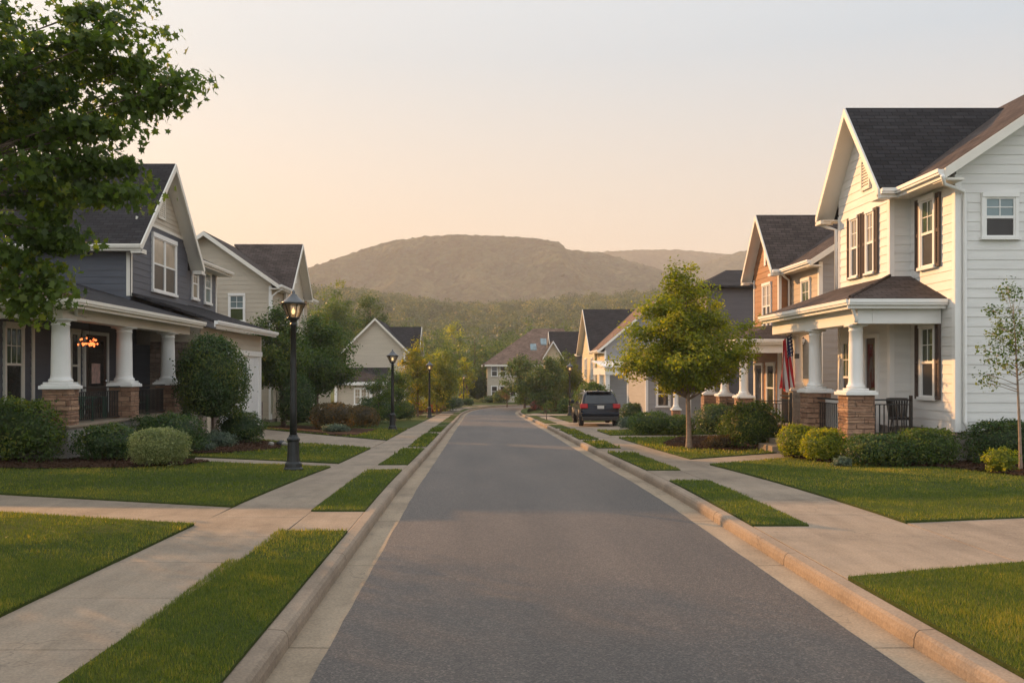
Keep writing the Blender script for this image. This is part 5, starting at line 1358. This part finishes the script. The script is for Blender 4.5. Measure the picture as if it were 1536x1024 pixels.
at_sh(650, 598, 618, 34, 74, 'red_flowers', 'red-flowering shrub under the green street tree at the left bend', n=1200)
at_sh(668, 592, 614, 30, 82, 'dark_green', 'dark rounded shrub farther along the left verge', n=1200)
at_sh(683, 590, 606, 24, 94, 'grey_green', 'pale grey shrub on the left just before the bend', n=900)
at_sh(700, 594, 604, 20, 106, 'dark_green', 'small dark shrub beside the farthest lamp post', n=700)
at_sh(716, 564, 603, 38, 124, 'dark_green', 'tall dark egg-shaped bush left of the hipped house', n=2200)
at_sh(735, 592, 602, 30, 118, 'dark_green', 'flat dark bush in front of the hipped house', n=800)
at_sh(752, 583, 602, 26, 116, 'mid_green', 'green bush below the hipped house windows', n=900)
at_sh(790, 590, 604, 34, 112, 'dark_green', 'dark bush at the foot of the hipped house right of its windows', n=900)
at_sh(806, 603, 618, 20, 86, 'red_flowers', 'red-flowering bush right of the road at the bend', n=900)
at_sh(835, 600, 622, 26, 78, 'red_flowers', 'red-flowering bush beneath the round tree right of the road', n=1100)
at_sh(850, 596, 620, 30, 72, 'mid_green', 'green bush left of the parked car', n=1400)
mb = MB()
for k, (x, y, r) in enumerate(((-5.95, 27.9, .14), (-5.75, 27.5, .10), (-6.15, 27.5, .09))):
    q = MB(); v_, f_ = ico((x, y, G(x, y)+.10), (r, r*.8, r*.7), 2, .2, k); q.faces(v_, f_)
    o = q.build('garden_rock', 'foundation' if k else 'black_plastic', base=(x, y, G(x, y)), smooth=True)
    tag(o, ('dark rock at the tip of the mulch bed by the garage', 'pale rock in front of the dark rock by the garage bed', 'smallest pale rock left of the dark rock by the garage bed')[k], 'rock')

# ================================================================== trees
D = 12.0; ex = []
for px, py, dd in ((120,250,.1),(90,290,0),(60,240,.3),(30,250,-.2),(60,360,.2),(100,350,-.1),(20,380,.1),(60,400,.1),(30,430,.1),(60,200,0),(20,180,.2),(100,200,.2),(60,150,.3),(95,120,.2),(120,95,0),(140,190,.1),(100,235,-.1),(60,280,.2),(80,320,0),(40,340,.1),(25,300,.3),(130,280,.2),(100,60,0),(120,20,.1),(205,98,0),(228,118,.2),(246,132,.1),(258,125,-.2),(236,150,.2),(214,160,0),(180,150,.3),(190,62,.1),(172,30,0),(160,8,.2),(150,60,-.3),(185,100,.3),(165,190,-.2),(180,250,.1),(172,290,-.1),(190,285,.3),(70,430,0),(45,462,.2),(15,440,.1),(90,360,.4),(140,240,.4),(30,395,0),(110,180,-.3)):
    ex.append(at(px, py, D+dd))
tree('maple_tree', 'big leafy tree overhanging the top left corner of the view', -8.6, 12.6, (-7.85, 12.3, 6.2, 2.7, 2.0, 2.45), 150, 190, .10, 'maple', .19, cl_r=.52, seed=5, tmpl=MAPLE, extra_cl=ex, flat=.6, droop=.15, lthin=.4, spray=1.1)
tree('maple_tree', 'second leafy tree half hidden behind the big one at the left edge', -12.2, 16.2, (-11.9, 16.4, 5.4, 3.4, 3.2, 2.7), 110, 150, .13, 'maple', .17, cl_r=.62, seed=61, flat=.6, spray=.8)  # added tree, mostly outside the frame, to throw shade on the near road
tree('street_tree', 'yellow-green round-crowned street tree on the right lawn before the brown house', 6.0, 26.8, (5.87, 26.8, 2.6, 1.95, 1.85, 2.6), 320, 140, .09, 'yellow_green', .085, 'pale_bark', cl_r=.38, seed=9, top=.6, low=.45, tb=-.17, flat=.7, exs=.9, extra_cl=[at(a_, b_, 26.8+.3*math.sin(a_)) for a_, b_ in ((1037,402),(1030,418),(1046,426),(1015,432),(1060,442),(1000,447),(1030,441),(1075,457),(985,464),(1010,466),(1045,461),(1060,477),(990,486),(1030,480),(1080,482),(970,500),(1095,507),(1020,500),(1055,500),(955,520),(1105,530),(945,545),(1112,548))])
tree('sapling', 'thin sparse sapling in front of the white side wall at the right edge', 10.6, 18.3, (10.45, 18.3, 2.75, .80, .6, 1.25), 44, 46, .062, 'mid_green', .035, 'pale_bark', cl_r=.21, seed=3, top=.35, tb=.05, flat=.9)
tree('shade_tree', 'broad dark green tree behind the nearest lamp post, left one of the pair', (425-720)*42/1400, 42, (-9.15, 42, 2.8, 1.6, 1.8, 2.5), 130, 150, .12, 'mid_green', .11, cl_r=.55, seed=21, top=.55, low=.6, tb=-.1)
tree('shade_tree', 'broad dark green tree right behind the nearest lamp post, right one of the pair', -7.9, 45, (-7.75, 45, 2.6, 1.85, 1.8, 2.6), 170, 140, .12, 'mid_green', .12, cl_r=.55, seed=22, top=.6, low=.6, tb=-.08)
tree('tall_tree', 'tall yellow-tinged tree rising behind the dark green pair on the left', -15.4, 100, (-15.4, 100, 6.6, 3.2, 2.8, 5.6), 130, 110, .24, 'mid_green', .2, cl_r=.95, seed=23, top=.2, tb=.12)
tree('tall_tree', 'darker tree just right of the tall yellow-tinged one', -12.3, 104, (-12.2, 104, 6.2, 2.4, 2.2, 5.2), 100, 100, .24, 'dark_green', .2, cl_r=.9, seed=24, top=.2, tb=.15)
tree('young_tree', 'small slender green tree between the rust hedges and the second lamp post', -5.0, 46, (-4.95, 46, 1.2, .9, .85, 1.4), 60, 80, .075, 'mid_green', .035, cl_r=.3, seed=25, top=.4)
tree('young_tree', 'small green tree partly behind the second lamp post', -4.7, 52, (-4.6, 52, 1.1, 1.0, .9, 1.6), 80, 80, .085, 'mid_green', .04, cl_r=.32, seed=26, top=.3)
tree('street_tree', 'golden yellow street tree on the left just beyond the second lamp post', -4.2, 63, (-4.2, 63, 1.9, 1.5, 1.4, 2.5), 100, 110, .13, 'warm_green', .08, cl_r=.46, seed=27, top=.3, tb=-.02)
tree('street_tree', 'green-gold street tree beside the third lamp post on the left', -3.3, 71, (-3.05, 71, 1.5, 1.75, 1.6, 2.4), 100, 110, .14, 'warm_green', .08, cl_r=.5, seed=28, top=.3, tb=-.2)
tree('street_tree', 'dusty green tree in front of the hipped house at the bend', 4.6, 96, (4.5, 96, 1.5, 2.1, 1.9, 2.9), 95, 110, .2, 'mid_green', .12, cl_r=.62, seed=29, top=.3, tb=-.05)
tree('street_tree', 'round dark tree right of the road beyond the parked car', 5.3, 76, (5.4, 76, 1.35, 1.9, 1.7, 2.4), 110, 120, .15, 'dark_green', .1, cl_r=.52, seed=30, top=.25, tb=.22)
tree('street_tree', 'green tree between the round dark tree and the cream house', 8.3, 86, (8.0, 86, 1.5, 1.7, 1.6, 2.5), 80, 110, .17, 'mid_green', .1, cl_r=.55, seed=31, top=.3, tb=.1)
tree('young_tree', 'tiny thin tree on the right verge left of the parked car', 4.0, 56, (4.0, 56, .1, .45, .4, .55), 16, 30, .06, 'mid_green', .03, cl_r=.2, seed=32)
tree('young_tree', 'small reddish tree on the island of lawn inside the bend', 2.9, 100, (2.9, 100, .1, .95, .9, .9), 22, 50, .12, 'rust_green', .07, cl_r=.4, seed=33)
# individual trees of the wooded edge behind the bend
rg = random.Random(77)
edge = [(668,505,118,44),(690,498,128,46),(655,520,112,36),(712,486,150,54),(738,492,160,50),(760,482,175,52),(724,510,135,40),(700,530,122,30),(775,500,165,44),(640,495,150,46),(612,480,170,52),(585,486,180,48),(682,478,185,50),(742,520,140,38),(800,478,190,52),(840,476,200,54),(870,480,190,46),(820,492,172,40),(905,470,200,60),(655,480,195,50),(935,480,180,50),(1100,500,150,50),(1140,480,160,50),(560,470,190,44)]
wl = ('golden', 'mid green', 'dark green', 'olive')
for i, (px, top, d, w) in enumerate(edge):
    x = (px-720)*d/1400; zt = CAMH+(560-top)*d/1400; gz = terr(x, d); w_ = w*d/2800; m = ('mid_green', 'dark_green', 'yellow_green', 'dark_green', 'mid_green')[i % 5]
    rz_ = (zt-gz)/2*.94
    tree('woodland_tree', 'tree of the wooded edge seen beyond the street bend', x, d, (x, d, zt-rz_, w_, w_, rz_), 44, 42, .0020*d+.06, m, .2, cl_r=w_*.36, seed=100+i, top=.35, group='trees of the wooded edge beyond the bend', z0=gz, tb=-.05 if m != 'dark_green' else .2, limbs=False)

# ================================================================== far forest: one mass of crowns on the rise
P_ = []; R_ = []; 
rg = random.Random(5)
n_t = 0
while n_t < 3000:
    y = 205+375*rg.random()**.8; px = rg.uniform(330, 1200); x = (px-720)*y/1400
    P_.append((x, y, terr(x, y))); n_t += 1
P_ = np.array(P_); K = len(P_); rad = RNG.uniform(2.6, 5.0, K); hgt = RNG.uniform(6.5, 11, K)
per = 90; idx = np.repeat(np.arange(K), per); N = len(idx)
d = RNG.normal(size=(N,3)); d /= np.linalg.norm(d, axis=1, keepdims=True); d[:,2] = np.where(d[:,2] < -.3, -d[:,2], d[:,2])
rr = .75+.3*RNG.random(N)
sub = np.array([noise.noise(Vector(q)*2.2+Vector((float(k)*1.7,0,0))) for q, k in zip(d, idx)])
rr = rr*(1+.45*sub)
pos = P_[idx]+d*rr[:,None]*np.stack([rad, rad, hgt*.42], 1)[idx]; pos[:,2] += (hgt*.58)[idx]
ct = RNG.normal(0, .22, K)
me = scatter('forest', LEAF[0], LEAF[1], pos, rots(d+.4*RNG.normal(size=(N,3))), 1.15*(.7+.6*RNG.random(N)), .42+ct[idx]+.1*RNG.normal(size=N), 'forest')
o = bpy.data.objects.new('forest', me); COL.objects.link(o); tag(o, 'hazy wooded rise of rounded tree crowns below the mountain', 'forest', kind='stuff')

# ================================================================== mountains
def mnt_mat():
    m, t, b = nt('mountain_forest')
    v = tex(t, 'ShaderNodeTexVoronoi', 'Object', Scale=.16)
    n = tex(t, 'ShaderNodeTexNoise', 'Object', Scale=.02, Detail=9, Roughness=.75)
    a = ramp(t, n.outputs['Fac'], [(.32, (.016,.026,.018)), (.5, (.045,.056,.032)), (.68, (.12,.105,.055))]).outputs[0]
    a = mixrgb(t, .8, a, ramp(t, v.outputs['Color'], [(.1, (.10,.13,.10)), (.9, (.85,.82,.7))]).outputs[0], 'OVERLAY')
    L(t, a, b.inputs['Base Color']); b.inputs['Roughness'].default_value = 1; b.inputs['Specular IOR Level'].default_value = 0
    bump(t, b, v.outputs['Distance'], -3.5)
    return m
M['mountain_forest'] = mnt_mat()
def mountain(name, y0, yR, prof, x0, x1, nx, ny, seed, base=8, amp=1.0):
    v = []; f = []
    ts = [i/ny for i in range(ny+1)]+[1.04, 1.1, 1.3, 1.6]
    for t in ts:
        for i in range(nx+1):
            x = x0+(x1-x0)*i/nx; pxl = 720+1400*x/yR
            zR = CAMH+(560-interp(prof, pxl))*yR/1400
            y = y0+(yR-y0)*t; tt = min(t, 1)
            s = tt**1.15*(.55+.45*tt*(3-2*tt)) if tt < 1 else 1
            nn = noise.noise(Vector((x*.006+seed, y*.004, 0))); n2 = noise.noise(Vector((x*.017, y*.013, seed))); n3 = abs(noise.noise(Vector((x*.011+seed, y*.003, 5))))
            e = 4*tt*(1-tt) if t < 1 else 0
            z = base+(zR-base)*s+amp*e*(24*nn+10*n2-34*n3*tt)
            if t > 1: z = zR-(t-1)*(yR-y0)*.5
            z += 1.9*noise.noise(Vector((x*.10, y*.10, seed)))+1.5*noise.noise(Vector((x*.27, y*.27, seed))); x += random.uniform(-.8,.8); y += random.uniform(-1,1)
            v.append((x, y, z))
    R = nx+1
    for j in range(len(ts)-1):
        for i in range(nx): f.append((j*R+i, j*R+i+1, (j+1)*R+i+1, (j+1)*R+i))
    me = bpy.data.meshes.new(name); me.from_pydata(v, [], f); me.materials.append(M['mountain_forest']); me.polygons.foreach_set('use_smooth', [True]*len(f))
    o = bpy.data.objects.new(name, me); COL.objects.link(o); struct(o)
mountain('mountain', 700, 1100, [(120,470),(300,440),(400,418),(460,403),(504,388),(548,372),(593,360),(637,354.5),(676,352),(760,354),(810,358),(838,363),(849,373),(865,376),(903,379),(947,392),(991,404),(1020,416),(1080,434),(1200,460),(1400,490)], -480, 420, 420, 150, 2.0)
mountain('mountain', 1250, 1650, [(500,430),(700,410),(860,385),(890,378),(950,375),(1010,374),(1050,377),(1085,381),(1130,384),(1250,392),(1500,410)], -250, 900, 240, 50, 9.0, 20)
mountain('mountain', 950, 1380, [(600,500),(900,450),(980,425),(1040,400),(1075,388),(1100,380),(1125,374),(1180,366),(1300,372),(1536,400)], -120, 860, 240, 70, 5.0, 12)

# ================================================================== haze, sky, sun, camera
mb = MB(); mb.box(-1500, 1500, -200, 1980, -4.5, 232)
hz = mb.build('haze', [], base=(0,0,0)); hz.data.materials.clear()
hm = bpy.data.materials.new('haze'); hm.use_nodes = True; t = hm.node_tree
t.nodes.remove(t.nodes['Principled BSDF']); pv = t.nodes.new('ShaderNodeVolumePrincipled')
pv.inputs['Color'].default_value = (.92,.88,.84,1); pv.inputs['Density'].default_value = .00047; pv.inputs['Anisotropy'].default_value = .1
L(t, pv.outputs[0], t.nodes['Material Output'].inputs['Volume'])
hz.data.materials.append(hm); hz['kind'] = 'stuff'

w = bpy.data.worlds.new('World'); sc.world = w; w.use_nodes = True; t = w.node_tree
sky = t.nodes.new('ShaderNodeTexSky'); sky.sky_type = 'NISHITA'; sky.sun_disc = False
sky.sun_elevation = SUN_EL; sky.sun_rotation = -SUN_AZ
sky.air_density = 1.0; sky.dust_density = 6.0; sky.ozone_density = 1.0; sky.altitude = 200
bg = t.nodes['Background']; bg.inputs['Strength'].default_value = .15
# a sky whitened by summer haze: the clear sky plus a veil that is peach at the horizon and grey-white above
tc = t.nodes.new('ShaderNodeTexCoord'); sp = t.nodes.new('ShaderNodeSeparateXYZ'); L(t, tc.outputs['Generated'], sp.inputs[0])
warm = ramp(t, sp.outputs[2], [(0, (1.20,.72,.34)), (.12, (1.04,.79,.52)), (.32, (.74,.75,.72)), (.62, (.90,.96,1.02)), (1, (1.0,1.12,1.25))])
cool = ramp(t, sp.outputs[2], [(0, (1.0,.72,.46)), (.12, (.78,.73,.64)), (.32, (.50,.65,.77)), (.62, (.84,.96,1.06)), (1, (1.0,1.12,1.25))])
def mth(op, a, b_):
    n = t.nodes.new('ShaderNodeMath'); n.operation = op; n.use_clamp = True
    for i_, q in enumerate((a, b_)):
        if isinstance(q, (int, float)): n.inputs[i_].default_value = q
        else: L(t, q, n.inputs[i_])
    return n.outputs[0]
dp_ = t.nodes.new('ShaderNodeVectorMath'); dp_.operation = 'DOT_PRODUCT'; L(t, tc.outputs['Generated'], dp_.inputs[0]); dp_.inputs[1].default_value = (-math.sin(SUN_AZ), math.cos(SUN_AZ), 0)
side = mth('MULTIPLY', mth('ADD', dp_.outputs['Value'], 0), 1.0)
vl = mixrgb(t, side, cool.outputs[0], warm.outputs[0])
east_fill = mth('MULTIPLY', sp.outputs[1], -1.6)  # sky behind the camera brightened as added fill for the shaded walls
rp_ = mixrgb(t, east_fill, vl, (1.16,1.22,1.26))
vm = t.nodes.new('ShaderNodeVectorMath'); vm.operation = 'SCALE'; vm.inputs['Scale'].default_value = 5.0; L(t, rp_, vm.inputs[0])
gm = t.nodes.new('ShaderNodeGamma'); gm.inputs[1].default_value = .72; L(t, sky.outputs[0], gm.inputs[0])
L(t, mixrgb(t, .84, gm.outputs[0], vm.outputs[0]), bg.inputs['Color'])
sl = bpy.data.lights.new('sun', 'SUN'); sl.energy = 5.0; sl.angle = math.radians(.6); sl.color = (1, .52, .20)
so = bpy.data.objects.new('sun', sl); COL.objects.link(so)
sd = Vector((-math.sin(SUN_AZ)*math.cos(SUN_EL), math.cos(SUN_AZ)*math.cos(SUN_EL), math.sin(SUN_EL)))
so.rotation_euler = sd.to_track_quat('Z', 'Y').to_euler()
cd = bpy.data.cameras.new('camera'); cd.lens = 1400/1536*36; cd.sensor_width = 36; cd.sensor_fit = 'HORIZONTAL'
cd.shift_x = 48/1536; cd.shift_y = 48/1536; cd.clip_start = .1; cd.clip_end = 8000
co = bpy.data.objects.new('camera', cd); COL.objects.link(co); co.location = (0,0,CAMH); co.rotation_euler = (PI/2,0,0)
sc.camera = co
vs_ = sc.view_settings; vs_.view_transform = 'Standard'; vs_.look = 'None'; vs_.gamma = 1; vs_.use_curve_mapping = False; vs_.exposure = .62
sc.cycles.max_bounces = 8; sc.cycles.transparent_max_bounces = 12; sc.cycles.volume_bounces = 0
sc.cycles.use_denoising = True
